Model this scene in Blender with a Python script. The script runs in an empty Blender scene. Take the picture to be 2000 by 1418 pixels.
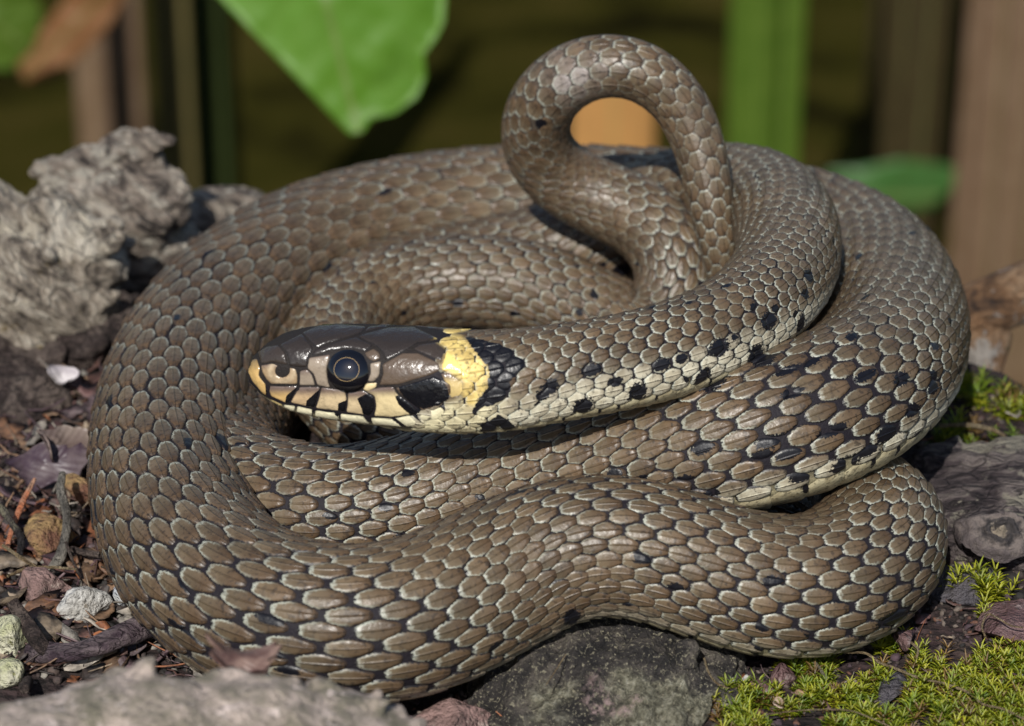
import bpy, math, random
import numpy as np
from mathutils import Vector
from mathutils.bvhtree import BVHTree
from mathutils.geometry import delaunay_2d_cdt

# One Blender unit is ten centimetres: x right, y away from the viewer, z up.
# ------------------------------------------------------------------ camera, sky, sun
scene = bpy.context.scene
COL = scene.collection
R = math.radians
ELEV = R(26.0)
FOCUS = 4.444
AIM = np.array([0.0, 0.0, 0.15])
FWD = np.array([0.0, math.cos(ELEV), -math.sin(ELEV)])
UPV = np.array([0.0, math.sin(ELEV), math.cos(ELEV)])
EYE = AIM - FOCUS * FWD
FPX = 2000 * 100 / 36.0

cam_data = bpy.data.cameras.new('camera')
cam_data.lens = 100
cam_data.sensor_width = 36
cam_data.clip_start = 0.05
cam_data.clip_end = 2000
cam_data.dof.use_dof = True
cam_data.dof.focus_distance = 3.98
cam_data.dof.aperture_fstop = 2.5
cam = bpy.data.objects.new('camera', cam_data)
cam.location = EYE.tolist()
cam.rotation_euler = (math.pi / 2 - ELEV, 0, 0)
COL.objects.link(cam)
scene.camera = cam

SUN_EL, SUN_AZ = R(42), R(-167)     # azimuth measured from +y towards +x
world = bpy.data.worlds.new('World')
scene.world = world
world.use_nodes = True
wn = world.node_tree
sky = wn.nodes.new('ShaderNodeTexSky')
sky.sky_type = 'NISHITA'
sky.sun_disc = False
sky.sun_elevation = SUN_EL
sky.sun_rotation = SUN_AZ
wn.links.new(sky.outputs[0], wn.nodes['Background'].inputs[0])
wn.nodes['Background'].inputs[1].default_value = 0.075
sun_data = bpy.data.lights.new('sun', 'SUN')
sun_data.energy = 4.5
sun_data.angle = R(0.5)
sun_data.color = (1.0, 0.965, 0.91)
sun = bpy.data.objects.new('sun', sun_data)
sd = Vector((math.sin(SUN_AZ) * math.cos(SUN_EL), math.cos(SUN_AZ) * math.cos(SUN_EL), math.sin(SUN_EL)))
sun.rotation_euler = sd.to_track_quat('Z', 'Y').to_euler()
sun.location = (0, 0, 8)
COL.objects.link(sun)
scene.view_settings.view_transform = 'Standard'
scene.view_settings.look = 'None'
scene.view_settings.gamma = 1
scene.view_settings.exposure = 0.12

# ------------------------------------------------------------------ helpers
rng = np.random.default_rng(11)
random.seed(5)


def ray(px, py):
    d = FWD + (px - 1000) / FPX * np.array([1.0, 0, 0]) - (py - 709) / FPX * UPV
    return d


def at(px, py, z):
    d = ray(px, py)
    k = (z - EYE[2]) / d[2]
    return EYE + k * d


def at_y(px, py, y):
    d = ray(px, py)
    return EYE + (y - EYE[1]) / d[1] * d


def depth(p):
    return float(np.dot(np.asarray(p) - EYE, FWD))


def pix(P):
    q = np.asarray(P) - EYE
    d = q @ FWD
    return 1000 + FPX * q[..., 0] / d, 709 - FPX * (q @ UPV) / d


def _hash(i, j, k, seed):
    n = (i * 73856093) ^ (j * 19349663) ^ (k * 83492791) ^ (seed * 2654435761 % 2147483647)
    n = (n ^ (n >> 13)) & 0x7fffffff
    n = (n * 1274126177) & 0x7fffffff
    n = (n ^ (n >> 16)) & 0x7fffffff
    return (n % 100003) / 100003.0


def vnoise(P, seed=0):
    P = np.asarray(P, float)
    b = np.floor(P).astype(np.int64)
    f = P - b
    f = f * f * (3 - 2 * f)
    out = 0
    for dx in (0, 1):
        for dy in (0, 1):
            for dz in (0, 1):
                w = (f[..., 0] if dx else 1 - f[..., 0]) * (f[..., 1] if dy else 1 - f[..., 1]) * (f[..., 2] if dz else 1 - f[..., 2])
                out = out + w * _hash(b[..., 0] + dx, b[..., 1] + dy, b[..., 2] + dz, seed)
    return out * 2 - 1


def fbm(P, seed=0, octaves=4, gain=0.5):
    P = np.asarray(P, float)
    a, s, t = 1.0, 0, 0
    for o in range(octaves):
        s = s + a * vnoise(P * (2 ** o) + 7.3 * o, seed + o)
        t += a
        a *= gain
    return s / t


def sstep(a, b, x):
    t = np.clip((x - a) / (b - a), 0, 1)
    return t * t * (3 - 2 * t)


def srgb(r, g, b):
    f = lambda c: c / 12.92 if c <= 0.04045 else ((c + 0.055) / 1.055) ** 2.4
    return (f(r / 255), f(g / 255), f(b / 255))


def link(name, me, mat=None, parent=None, smooth=True):
    if mat is not None:
        me.materials.append(mat)
    if smooth and len(me.polygons):
        me.polygons.foreach_set('use_smooth', np.ones(len(me.polygons), bool))
    o = bpy.data.objects.new(name, me)
    COL.objects.link(o)
    if parent is not None:
        o.parent = parent
    return o


def mesh_np(name, V, F, uv=None, col=None):
    """V (n,3); F (m,k) face index array or list; uv (n,2) and col (n,4) per vertex."""
    me = bpy.data.meshes.new(name)
    if isinstance(F, np.ndarray):
        n, m, k = len(V), len(F), F.shape[1]
        me.vertices.add(n)
        me.vertices.foreach_set('co', np.asarray(V, np.float32).ravel())
        me.loops.add(m * k)
        me.loops.foreach_set('vertex_index', F.astype(np.int32).ravel())
        me.polygons.add(m)
        me.polygons.foreach_set('loop_start', np.arange(0, m * k, k, dtype=np.int32))
        me.polygons.foreach_set('loop_total', np.full(m, k, np.int32))
        idx = F.ravel()
    else:
        me.from_pydata([tuple(v) for v in V], [], [tuple(f) for f in F])
        idx = np.empty(len(me.loops), np.int32)
        me.loops.foreach_get('vertex_index', idx)
    if uv is not None:
        l = me.uv_layers.new(name='UVMap')
        l.data.foreach_set('uv', np.asarray(uv, np.float32)[idx].ravel())
    if col is not None:
        c = me.color_attributes.new('tint', 'FLOAT_COLOR', 'POINT')
        c.data.foreach_set('color', np.asarray(col, np.float32).ravel())
    me.validate()
    me.update()
    return me


def grid_faces(nu, nv, closed=False):
    """Vertex (i,j) at i*nv+j."""
    i = np.arange(nu - 1)[:, None]
    j = np.arange(nv if closed else nv - 1)[None, :]
    j2 = (j + 1) % nv
    a = i * nv + j
    b = i * nv + j2
    c = (i + 1) * nv + j2
    d = (i + 1) * nv + j
    return np.stack([a, b, c, d], -1).reshape(-1, 4)


def tag(o, label=None, cat=None, group=None, kind=None):
    if label: o['label'] = label
    if cat: o['category'] = cat
    if group: o['group'] = group
    if kind: o['kind'] = kind
    return o


def empty(name, loc):
    o = bpy.data.objects.new(name, None)
    o.location = tuple(loc)
    o.empty_display_size = 0.05
    COL.objects.link(o)
    return o


class NT:
    """Small wrapper to write node trees compactly."""
    def __init__(self, name):
        self.m = bpy.data.materials.new(name)
        self.m.use_nodes = True
        self.t = self.m.node_tree
        self.b = self.t.nodes['Principled BSDF']

    def n(self, kind, **kw):
        x = self.t.nodes.new('ShaderNode' + kind)
        for k, v in kw.items():
            setattr(x, k, v)
        return x

    def put(self, sock, v):
        if isinstance(v, bpy.types.NodeSocket):
            self.t.links.new(v, sock)
        elif isinstance(v, (tuple, list)):
            sock.default_value = tuple(v) + ((1.0,) if len(v) == 3 and sock.type == 'RGBA' else ())
        else:
            sock.default_value = v

    def math(self, op, a, b=0.0, c=0.0, clamp=False):
        x = self.n('Math', operation=op, use_clamp=clamp)
        self.put(x.inputs[0], a); self.put(x.inputs[1], b); self.put(x.inputs[2], c)
        return x.outputs[0]

    def ss(self, v, a, b, lo=0.0, hi=1.0):
        x = self.n('MapRange', interpolation_type='SMOOTHSTEP')
        for s, q in zip(x.inputs[:5], (v, a, b, lo, hi)):
            self.put(s, q)
        return x.outputs[0]

    def mix(self, f, a, b, blend='MIX'):
        x = self.n('Mix', data_type='RGBA', blend_type=blend)
        self.put(x.inputs[0], f); self.put(x.inputs[6], a); self.put(x.inputs[7], b)
        return x.outputs[2]

    def noise(self, scale, detail=4, rough=0.55, vec=None, dist=0.0):
        x = self.n('TexNoise')
        x.inputs['Scale'].default_value = scale
        x.inputs['Detail'].default_value = detail
        x.inputs['Roughness'].default_value = rough
        x.inputs['Distortion'].default_value = dist
        if vec is not None: self.put(x.inputs['Vector'], vec)
        return x.outputs['Fac']

    def voro(self, scale, vec=None, feature='F1'):
        x = self.n('TexVoronoi', feature=feature)
        x.inputs['Scale'].default_value = scale
        if vec is not None: self.put(x.inputs['Vector'], vec)
        return x.outputs['Distance']

    def coords(self, which='Object', scale=None, turn=0.0):
        c = self.n('TexCoord').outputs[which]
        if scale:
            mp = self.n('Mapping')
            self.put(mp.inputs['Vector'], c)
            mp.inputs['Scale'].default_value = scale
            if turn:
                m0 = self.n('Mapping')
                m0.inputs['Rotation'].default_value = (0, turn, 0)
                self.put(m0.inputs['Vector'], c)
                self.put(mp.inputs['Vector'], m0.outputs[0])
            return mp.outputs[0]
        return c

    def ramp(self, fac, stops):
        x = self.n('ValToRGB')
        e = x.color_ramp.elements
        while len(e) < len(stops): e.new(0.5)
        for q, (p, c) in zip(e, stops):
            q.position = p
            q.color = tuple(c) + (1,)
        self.put(x.inputs[0], fac)
        return x.outputs[0]

    def bump(self, h, strength=0.5, dist=0.01, normal=None):
        x = self.n('Bump')
        x.inputs['Strength'].default_value = strength
        x.inputs['Distance'].default_value = dist
        self.put(x.inputs['Height'], h)
        if normal is not None: self.put(x.inputs['Normal'], normal)
        return x.outputs[0]

    def out(self, color, rough=0.6, normal=None, **kw):
        self.put(self.b.inputs['Base Color'], color)
        self.put(self.b.inputs['Roughness'], rough)
        if normal is not None: self.put(self.b.inputs['Normal'], normal)
        for k, v in kw.items():
            self.put(self.b.inputs[k.replace('_', ' ')], v)
        return self.m
# ------------------------------------------------------------------ the snake: centre line
UPZ = np.array([0, 0, 1.0])
# (pixel x, pixel y, height of the centre, diameter in pixels, roll of the back in degrees or a vector)
TOCAM = -FWD
PATH = [
    ('p', 484, 737, .385, 20, 2), ('p', 500, 733, .387, 76, 2), ('p', 525, 730, .388, 118, 2), ('p', 560, 727, .390, 158, 2),
    ('p', 600, 726, .390, 178, 2), ('p', 650, 727, .390, 192, 2), ('p', 700, 730, .390, 197, 2), ('p', 750, 734, .390, 201, 2),
    ('p', 800, 738, .390, 206, 1), ('p', 850, 743, .390, 205, 0), ('p', 900, 746, .391, 204, -3), ('p', 1000, 744, .393, 200, -12),
    ('p', 1100, 729, .397, 190, -26), ('p', 1200, 711, .40, 184, -35), ('p', 1310, 686, .40, 188, -40),
    ('p', 1415, 643, .395, 192, -40), ('p', 1497, 580, .385, 196, -35), ('p', 1540, 495, .37, 200, -16),
    ('p', 1515, 415, .345, 202, 0), ('p', 1430, 385, .30, 204, 0), ('p', 1300, 400, .25, 206, 0),
    ('w', .12, .41, .165, .095, 0), ('w', -.05, .40, .115, .098, 0), ('w', -.22, .36, .09, .10, 0), ('w', -.37, .22, .075, .105, 0),
    ('w', -.45, .0, .07, .11, 0), ('w', -.46, -.18, .085, .112, -4), ('w', -.41, -.36, .105, .114, -6),
    ('p', 600, 1005, .12, 265, -8), ('p', 720, 1010, .125, 272, -6), ('p', 860, 972, .145, 280, -5),
    ('p', 1020, 935, .18, 285, -6), ('p', 1200, 902, .215, 290, -14), ('p', 1380, 870, .25, 298, -30), ('p', 1540, 830, .28, 300, -41),
    ('p', 1670, 770, .275, 296, -43), ('p', 1735, 690, .245, 292, -33), ('p', 1728, 585, .20, 290, -12),
    ('p', 1640, 500, .165, 282, 0), ('p', 1480, 450, .15, 280, 0), ('p', 1300, 432, .14, 276, 0), ('p', 1130, 425, .14, 276, 0),
    ('p', 980, 427, .14, 278, 0), ('p', 820, 447, .135, 284, 0), ('p', 650, 492, .13, 292, 0), ('p', 500, 573, .13, 300, 0),
    ('p', 395, 685, .13, 306, 0), ('p', 343, 810, .13, 310, -3), ('p', 333, 930, .13, 312, -6), ('p', 363, 1055, .13, 314, -10),
    ('p', 455, 1160, .128, 314, -9), ('p', 600, 1218, .127, 312, -8), ('p', 760, 1216, .128, 308, -6), ('p', 900, 1170, .135, 302, -9),
    ('p', 1040, 1097, .16, 288, -10), ('p', 1190, 1064, .185, 268, -12), ('p', 1330, 1097, .16, 266, -14), ('p', 1460, 1141, .125, 276, -16),
    ('p', 1590, 1147, .115, 280, -18), ('p', 1688, 1095, .11, 274, -12), ('p', 1710, 1015, .10, 262, 0),
    ('w', .52, -.40, .085, .100, 0), ('w', .42, -.26, .075, .095, 0), ('w', .27, -.20, .075, .09, 0), ('p', 1130, 880, .085, 205, 0),
    ('p', 960, 862, .10, 200, 4), ('p', 800, 835, .11, 195, 8), ('p', 690, 785, .115, 190, 10), ('p', 650, 710, .125, 184, 8),
    ('p', 680, 630, .14, 182, 4), ('p', 770, 572, .155, 184, 0), ('p', 900, 556, .165, 186, 0), ('p', 1040, 565, .165, 182, 0),
    ('p', 1140, 592, .155, 176, 0),
    ('w', .185, .16, .135, .066, 0), ('w', .245, .13, .15, .064, (-.1, -.6, .9)), ('p', 1316, 565, .205, 162, (.25, -.9, .5)),
    ('p', 1318, 495, .25, 160, (.35, -.9, .4)), ('p', 1268, 432, .285, 156, (.25, -.7, .8)), ('p', 1175, 392, .305, 150, (-.1, -.7, .7)),
    ('p', 1085, 345, .345, 140, (-.5, -.8, .4)), ('p', 1050, 280, .41, 134, (-.7, -.8, .2)), ('p', 1062, 205, .49, 130, (-.6, -.8, .4)),
    ('p', 1120, 146, .555, 126, (-.3, -.7, .8)), ('p', 1200, 124, .58, 120, (0, -.7, .9)), ('p', 1280, 150, .56, 114, (.4, -.8, .7)),
    ('p', 1337, 215, .51, 106, (.6, -.9, .4)), ('p', 1366, 300, .445, 101, (.5, -1, .2)), ('p', 1385, 390, .39, 92, (.3, -1, .2)),
    ('p', 1402, 480, .315, 78, (.2, -1, .2)), ('p', 1416, 560, .25, 58, (.2, -1, .2)), ('p', 1428, 630, .195, 30, (.2, -1, .2)),
    ('p', 1434, 670, .165, 8, (.2, -1, .2)),
]
K = []
RAD = []
for q in PATH:
    if q[0] == 'p':
        p = at(q[1], q[2], q[3])
        K.append(p); RAD.append(q[4] / 2 * depth(p) / FPX)
    else:
        K.append(np.array(q[1:4])); RAD.append(q[4])
K = np.array(K); RAD = np.array(RAD)


def catmull(P, per=40):
    """Centripetal Catmull-Rom; returns samples and the control parameter of each."""
    A = np.vstack([2 * P[0] - P[1], P, 2 * P[-1] - P[-2]])
    out, par = [], []
    for i in range(len(P) - 1):
        p0, p1, p2, p3 = A[i:i + 4]
        t0 = 0
        t1 = t0 + max(np.linalg.norm(p1 - p0), 1e-6) ** .5
        t2 = t1 + max(np.linalg.norm(p2 - p1), 1e-6) ** .5
        t3 = t2 + max(np.linalg.norm(p3 - p2), 1e-6) ** .5
        t = np.linspace(t1, t2, per, endpoint=False)[:, None]
        a1 = (t1 - t) / (t1 - t0) * p0 + (t - t0) / (t1 - t0) * p1
        a2 = (t2 - t) / (t2 - t1) * p1 + (t - t1) / (t2 - t1) * p2
        a3 = (t3 - t) / (t3 - t2) * p2 + (t - t2) / (t3 - t2) * p3
        b1 = (t2 - t) / (t2 - t0) * a1 + (t - t0) / (t2 - t0) * a2
        b2 = (t3 - t) / (t3 - t1) * a2 + (t - t1) / (t3 - t1) * a3
        out.append((t2 - t) / (t2 - t1) * b1 + (t - t1) / (t2 - t1) * b2)
        par.append(i + np.linspace(0, 1, per, endpoint=False))
    out.append(P[-1:]); par.append(np.array([len(P) - 1.0]))
    return np.vstack(out), np.concatenate(par)


C0, par = catmull(K)
arc = np.concatenate([[0], np.cumsum(np.linalg.norm(np.diff(C0, axis=0), axis=1))])
LEN = arc[-1]
NS = 3200
SS = np.linspace(0, LEN, NS)
CEN = np.stack([np.interp(SS, arc, C0[:, k]) for k in range(3)], -1)
PAR = np.interp(SS, arc, par)


def gauss(A, sig, keep=None):
    k = np.arange(-4 * sig, 4 * sig + 1)
    g = np.exp(-.5 * (k / sig) ** 2); g /= g.sum()
    n = len(k) // 2
    P_ = np.concatenate([2 * A[:1] - A[n:0:-1], A, 2 * A[-1:] - A[-2:-n - 2:-1]])
    return np.stack([np.convolve(P_[:, c], g, 'valid') for c in range(A.shape[1])], -1)


def soften(A, sig, ramp):
    """Smooth along the body; the head (start) keeps its exact line."""
    return A * (1 - ramp[:, None]) + gauss(A, sig) * ramp[:, None]


RAMP = sstep(.25, .6, SS)
SHARP = gauss(CEN, 3)
CEN = soften(SHARP, 30, RAMP)
for _ in range(3):                       # pull the smoothed line back onto its course
    CEN = CEN + gauss(SHARP - CEN, 30) * RAMP[:, None]
RR = np.interp(PAR, np.arange(len(RAD)), RAD)
RR = np.maximum(soften(RR[:, None], 25, RAMP * (1 - sstep(LEN - .2, LEN - .1, SS)))[:, 0], .002)
TAN = np.gradient(CEN, axis=0)
TAN /= np.linalg.norm(TAN, axis=1)[:, None]
ctl = [int(np.argmin(abs(PAR - i))) for i in range(len(PATH))]
H = []
for q, c in zip(PATH, ctl):
    r = q[-1]
    if isinstance(r, tuple):
        v = np.array(r, float)
    else:
        u = UPZ - TAN[c] * TAN[c][2]
        u /= np.linalg.norm(u)
        v = math.cos(R(r)) * u + math.sin(R(r)) * np.cross(TAN[c], u)
    H.append(v / np.linalg.norm(v))
H = np.array(H)
HV = np.stack([np.interp(PAR, np.arange(len(H)), H[:, k]) for k in range(3)], -1)
HV = soften(gauss(HV, 4), 40, RAMP)
DOR = HV - TAN * np.sum(HV * TAN, 1)[:, None]
DOR /= np.linalg.norm(DOR, axis=1)[:, None]
SID = np.cross(TAN, DOR)
# cross section: half width, half height and squareness along the body
PXH = np.array([484, 500, 525, 560, 600, 650, 700, 750, 800, 850, 900, 1000, 1100.])
s_head = np.array([SS[ctl[i]] for i in range(13)])
WF = np.interp(SS, s_head, [.9, .92, .80, .76, .78, .83, .86, .88, .92, .95, .96, 1, 1])
HF = np.interp(SS, s_head, [.9, .93, .96, .96, .96, .955, .955, .95, .95, .955, .97, .99, 1])
SQ = np.interp(SS, s_head, [2, 2.2, 2.5, 2.7, 2.7, 2.7, 2.65, 2.6, 2.5, 2.4, 2.3, 2.1, 2.08])


def surf(s, a, h=0.0):
    """Point on the skin at distance s from the snout, angle a from the back (positive = left side), lifted by h."""
    i = np.clip(s / LEN * (NS - 1), 0, NS - 1.0001)
    k = i.astype(int)
    f = (i - k)
    L = lambda A: A[k] * (1 - f)[..., None] + A[k + 1] * f[..., None] if A.ndim == 2 else A[k] * (1 - f) + A[k + 1] * f
    c, d, si, r, w, hh, n = L(CEN), L(DOR), L(SID), L(RR), L(WF), L(HF), L(SQ)
    ca, sa = np.cos(a), np.sin(a)
    rho = ((abs(sa) / w) ** n + (abs(ca) / hh) ** n) ** (-1 / n)
    rho = rho * (1 - .05 * sstep(2.2, 3.14, abs(a)) * (1 - 0))
    rr = rho * r + h
    return c + (rr * ca)[..., None] * d + (rr * sa)[..., None] * si


def rad_at(s):
    return np.interp(s, SS, RR)


def to_sa(p):
    """Skin coordinates (s, a) of a point on the head or neck."""
    m = NS // 4
    d = CEN[:m] - p
    along = np.sum(d * TAN[:m], 1)
    dist = np.linalg.norm(d, axis=1) + 0.4 * abs(along)
    k = int(np.argmin(dist))
    v = p - CEN[k]
    s = SS[k] + float(np.dot(v, TAN[k]))
    return max(s, 0.0), math.atan2(float(np.dot(v, SID[k])), float(np.dot(v, DOR[k])))


# longitudinal scale index along the body
S_NECK = SS[ctl[9]] + .005               # where head shields end and body scales begin
S_VENT = SS[ctl[76]]
kk = np.interp(SS, [0, SS[ctl[10]], SS[ctl[14]], SS[ctl[20]], SS[ctl[26]], SS[ctl[38]], SS[ctl[41]], SS[ctl[45]], SS[ctl[50]], SS[ctl[53]], SS[ctl[62]], SS[ctl[65]], SS[ctl[76]], SS[ctl[84]], SS[ctl[90]], LEN],
               [.33, .33, .39, .41, .38, .38, .40, .56, .56, .40, .38, .44, .46, .60, 1.0, 1.2])
TT = np.concatenate([[0], np.cumsum(np.diff(SS) / (kk[:-1] * np.maximum(RR[:-1], .004)))])
s_of_t = lambda t: np.interp(t, TT, SS)
t_of_s = lambda s: np.interp(s, SS, TT)

# ------------------------------------------------------------------ snake materials
BROWN = srgb(93, 77, 59)


def scale_material():
    m = NT('snake_scale')
    a = m.n('VertexColor', layer_name='tint')
    uv = m.n('SeparateXYZ')
    m.put(uv.inputs[0], m.n('UVMap', uv_map='UVMap').outputs[0])
    u, v = uv.outputs[0], uv.outputs[1]
    obj = m.n('NewGeometry').outputs['Position']
    fine = m.noise(150, 3, .6, obj)
    jag = m.noise(260, 2, .6, obj)
    mott = m.noise(42, 3, .6, obj)
    au = m.math('ABSOLUTE', m.math('SUBTRACT', u, .5))
    av = m.math('ABSOLUTE', m.math('SUBTRACT', v, .5))
    e = m.math('SUBTRACT', .5, m.math('MAXIMUM', au, av))          # 0 at the rim, .5 in the middle
    ej = m.math('ADD', e, m.math('MULTIPLY', m.math('SUBTRACT', jag, .5), .26))
    # warm brown plate, slightly paler towards the front of each scale, with fine speckles
    base = m.mix(m.ss(mott, .38, .62), a.outputs['Color'], (0.30, 0.23, 0.15), 'MULTIPLY')
    base = m.mix(.55, base, a.outputs['Color'])
    base = m.mix(m.ss(v, .15, .85), m.mix(.16, base, (.30, .27, .18)), m.mix(.22, base, (.10, .055, .03)))
    dots = m.math('MULTIPLY', m.ss(fine, .53, .63), m.ss(v, .1, .9, .30, .75))
    base = m.mix(dots, base, (.022, .016, .012))
    pale = m.math('MULTIPLY', m.ss(ej, .20, .06), m.ss(v, .62, .25))
    pale = m.math('MULTIPLY', pale, m.ss(m.noise(9, 2, .5, obj), .3, .6, .35, 1.0))
    base = m.mix(m.math('MULTIPLY', pale, .85), base, (.50, .53, .45))
    keel = m.math('MULTIPLY', m.ss(au, .032, .010), m.math('MULTIPLY', m.ss(v, .12, .3), m.ss(m.noise(14, 2, .5, obj), .38, .6, .05, .6)))
    base = m.mix(keel, base, (.05, .034, .022))
    rim = m.ss(ej, .095, .04)
    rimf = m.math('MULTIPLY', rim, m.ss(v, .95, .7, .55, 1.0))
    base = m.mix(rimf, base, (.014, .012, .014))
    blk = m.math('ADD', a.outputs['Alpha'], m.math('MULTIPLY', m.math('SUBTRACT', jag, .5), .9))
    base = m.mix(m.ss(blk, .47, .53), base, (.006, .006, .009))
    lum = m.n('SeparateColor'); m.put(lum.inputs[0], a.outputs['Color'])
    rough = m.math('ADD', m.ss(fine, .3, .7, .32, .50), m.ss(lum.outputs[0], .3, .6, 0.0, .16))
    hgt = m.math('ADD', m.math('MULTIPLY', fine, .35), m.math('MULTIPLY', m.ss(au, .07, .0), .8))
    nrm = m.bump(hgt, .5, .0045)
    return m.out(base, rough, nrm, Specular_IOR_Level=.42)


def skin_material():
    m = NT('snake_skin')
    a = m.n('VertexColor', layer_name='tint')
    obj = m.n('NewGeometry').outputs['Position']
    n1 = m.noise(170, 4, .6, obj)
    base = m.mix(m.ss(n1, .3, .7), a.outputs['Color'], m.mix(.5, a.outputs['Color'], (.02, .018, .02)))
    nrm = m.bump(m.noise(240, 3, .6, obj), .4, .004)
    return m.out(base, .6, nrm, Specular_IOR_Level=.15)


def shield_material():
    m = NT('head_shield')
    a = m.n('VertexColor', layer_name='tint')
    obj = m.n('NewGeometry').outputs['Position']
    fine = m.noise(170, 3, .6, obj)
    jag = m.noise(300, 2, .6, obj)
    mott = m.noise(60, 4, .65, obj)
    base = m.mix(m.math('MULTIPLY', m.ss(mott, .5, .72), .32), a.outputs['Color'], m.mix(.82, a.outputs['Color'], (.01, .008, .006)))
    base = m.mix(m.math('MULTIPLY', m.ss(fine, .6, .75), .35), base, m.mix(.7, base, (.01, .008, .006)))
    blk = m.math('ADD', a.outputs['Alpha'], m.math('MULTIPLY', m.math('SUBTRACT', jag, .5), .4))
    base = m.mix(m.ss(blk, .46, .54), base, (.005, .005, .007))
    rough = m.ss(mott, .3, .7, .17, .34)
    nrm = m.bump(m.math('ADD', m.math('MULTIPLY', fine, .3), m.noise(55, 3, .5, obj)), .4, .006)
    return m.out(base, rough, nrm, Specular_IOR_Level=.55)


M_SCALE, M_SKIN, M_SHIELD = scale_material(), skin_material(), shield_material()

# ------------------------------------------------------------------ body skin, one mesh from snout to tail tip
snake = empty('snake', (0, -.2, 0))
SNAKE_OFF = np.array([0, -.2, 0])
tag(snake, 'olive brown grass snake coiled in a heap, yellow collar behind its black-barred head', 'snake')
NB, NA = 2000, 72
sb = np.concatenate([np.linspace(0, .04, 30, endpoint=False), np.linspace(.04, LEN, NB - 30)])
ab = np.linspace(-math.pi, math.pi, NA, endpoint=False)
Sg, Ag = np.meshgrid(sb, ab, indexing='ij')
VB = surf(Sg, Ag)
FB = grid_faces(NB, NA, closed=True)[:, ::-1]
skin_c = np.array((.015, .0125, .017))
cream = np.array(srgb(222, 210, 168))
tanc = np.array(BROWN) * .8
cc = np.tile(skin_c, (NB * NA, 1)).reshape(NB, NA, 3)
bel = sstep(2.25, 2.5, abs(Ag))[..., None]
cc = cc * (1 - bel) + cream * .7 * bel
hd = (1 - sstep(S_NECK - .02, S_NECK + .02, Sg))[..., None] * (1 - sstep(1.45, 1.7, abs(Ag)))[..., None]
cc = cc * (1 - hd) + np.array((.022, .018, .016)) * hd
tl = sstep(S_VENT, S_VENT + .1, Sg)[..., None]
cc = cc * (1 - tl) + np.array((.10, .078, .056)) * tl
body = link('body', mesh_np('body', VB.reshape(-1, 3) - SNAKE_OFF, FB, col=np.concatenate([cc.reshape(-1, 3), np.ones((NB * NA, 1))], 1)), M_SKIN, snake)
bvh = BVHTree.FromPolygons(VB[::2].reshape(-1, 3).tolist(), grid_faces(NB // 2, NA, True).tolist())
nh = int(np.searchsorted(sb, 1.2))
bvh_head = BVHTree.FromPolygons(VB[:nh].reshape(-1, 3).tolist(), grid_faces(nh, NA, True).tolist())


def zoomed(P):      # coordinates noted on a head close-up -> photograph pixels
    return np.array([(450 + x / 2.857, 580 + y / 2.857) for x, y in P])


def inside(P, poly):
    x, y = P[:, 0], P[:, 1]
    r = np.zeros(len(P), bool)
    n = len(poly)
    for i in range(n):
        x1, y1 = poly[i]; x2, y2 = poly[(i + 1) % n]
        c = (y1 > y) != (y2 > y)
        r ^= c & (x < (x2 - x1) * (y - y1) / (y2 - y1 + 1e-12) + x1)
    return r


def edge_dist(P, poly):
    d = np.full(len(P), 1e9)
    n = len(poly)
    for i in range(n):
        a = np.array(poly[i]); b = np.array(poly[(i + 1) % n]); ab_ = b - a
        t = np.clip(((P - a) @ ab_) / (ab_ @ ab_ + 1e-12), 0, 1)
        d = np.minimum(d, np.linalg.norm(P - (a + t[:, None] * ab_), axis=1))
    return d


def soft_in(P, poly, w=2.0):
    """1 inside the polygon, 0 outside, blending over w pixels."""
    d = edge_dist(P, poly)
    return np.clip(.5 + np.where(inside(P, poly), d, -d) / (2 * w), 0, 1)


def smooth_poly(P, per=7):
    P = np.array(P, float)
    n = len(P)
    out = []
    for i in range(n):      # corner cutting keeps straight sides, rounds corners
        a, b, c = P[i - 1], P[i], P[(i + 1) % n]
        la, lc = np.linalg.norm(a - b), np.linalg.norm(c - b)
        k = min(4.0, .3 * la, .3 * lc)
        p, q = b + (a - b) / la * k, b + (c - b) / lc * k
        for t in np.linspace(0, 1, 4):
            out.append((1 - t) ** 2 * p + 2 * t * (1 - t) * b + t * t * q)
    return np.array(out)


# dark and yellow markings of the head and collar
BLACK = [zoomed(p) for p in (
    [(196, 480), (222, 488), (216, 558), (196, 548)],
    [(303, 592), (312, 545), (375, 497), (386, 512), (345, 562), (330, 596)],
    [(420, 610), (425, 572), (470, 535), (502, 510), (502, 545), (482, 592), (468, 665), (455, 660), (455, 625)],
    [(603, 588), (650, 572), (646, 642), (606, 645), (608, 672), (580, 650), (600, 630)],
    [(708, 562), (760, 538), (800, 552), (810, 620), (780, 662), (790, 706), (745, 668), (735, 620)],
    [(918, 548), (990, 552), (1072, 632), (1040, 652), (1068, 696), (1000, 650), (940, 595)],
    [(935, 492), (1140, 438), (1182, 446), (1212, 510), (1224, 565), (1160, 602), (1080, 622), (1000, 582), (950, 532)],
    [(1310, 228), (1400, 240), (1500, 268), (1560, 290), (1640, 340), (1645, 392), (1600, 442), (1552, 470), (1566, 520), (1522, 572), (1472, 602),
     (1402, 612), (1360, 662), (1352, 632), (1390, 560), (1432, 510), (1446, 440), (1440, 390), (1400, 350), (1360, 300)],
    [(1378, 705), (1440, 690), (1500, 652), (1560, 690), (1592, 722), (1540, 748), (1500, 722), (1470, 742), (1390, 752), (1400, 722)],
    [(890, 672), (930, 678), (1000, 728), (960, 726)], [(1160, 604), (1190, 600), (1215, 640)],
    [(1730, 540), (1800, 478), (1832, 486), (1770, 532), (1745, 590), (1712, 592)],
    [(1900, 632), (1975, 570), (2010, 600), (2060, 650), (2000, 660)],
)]
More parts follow.
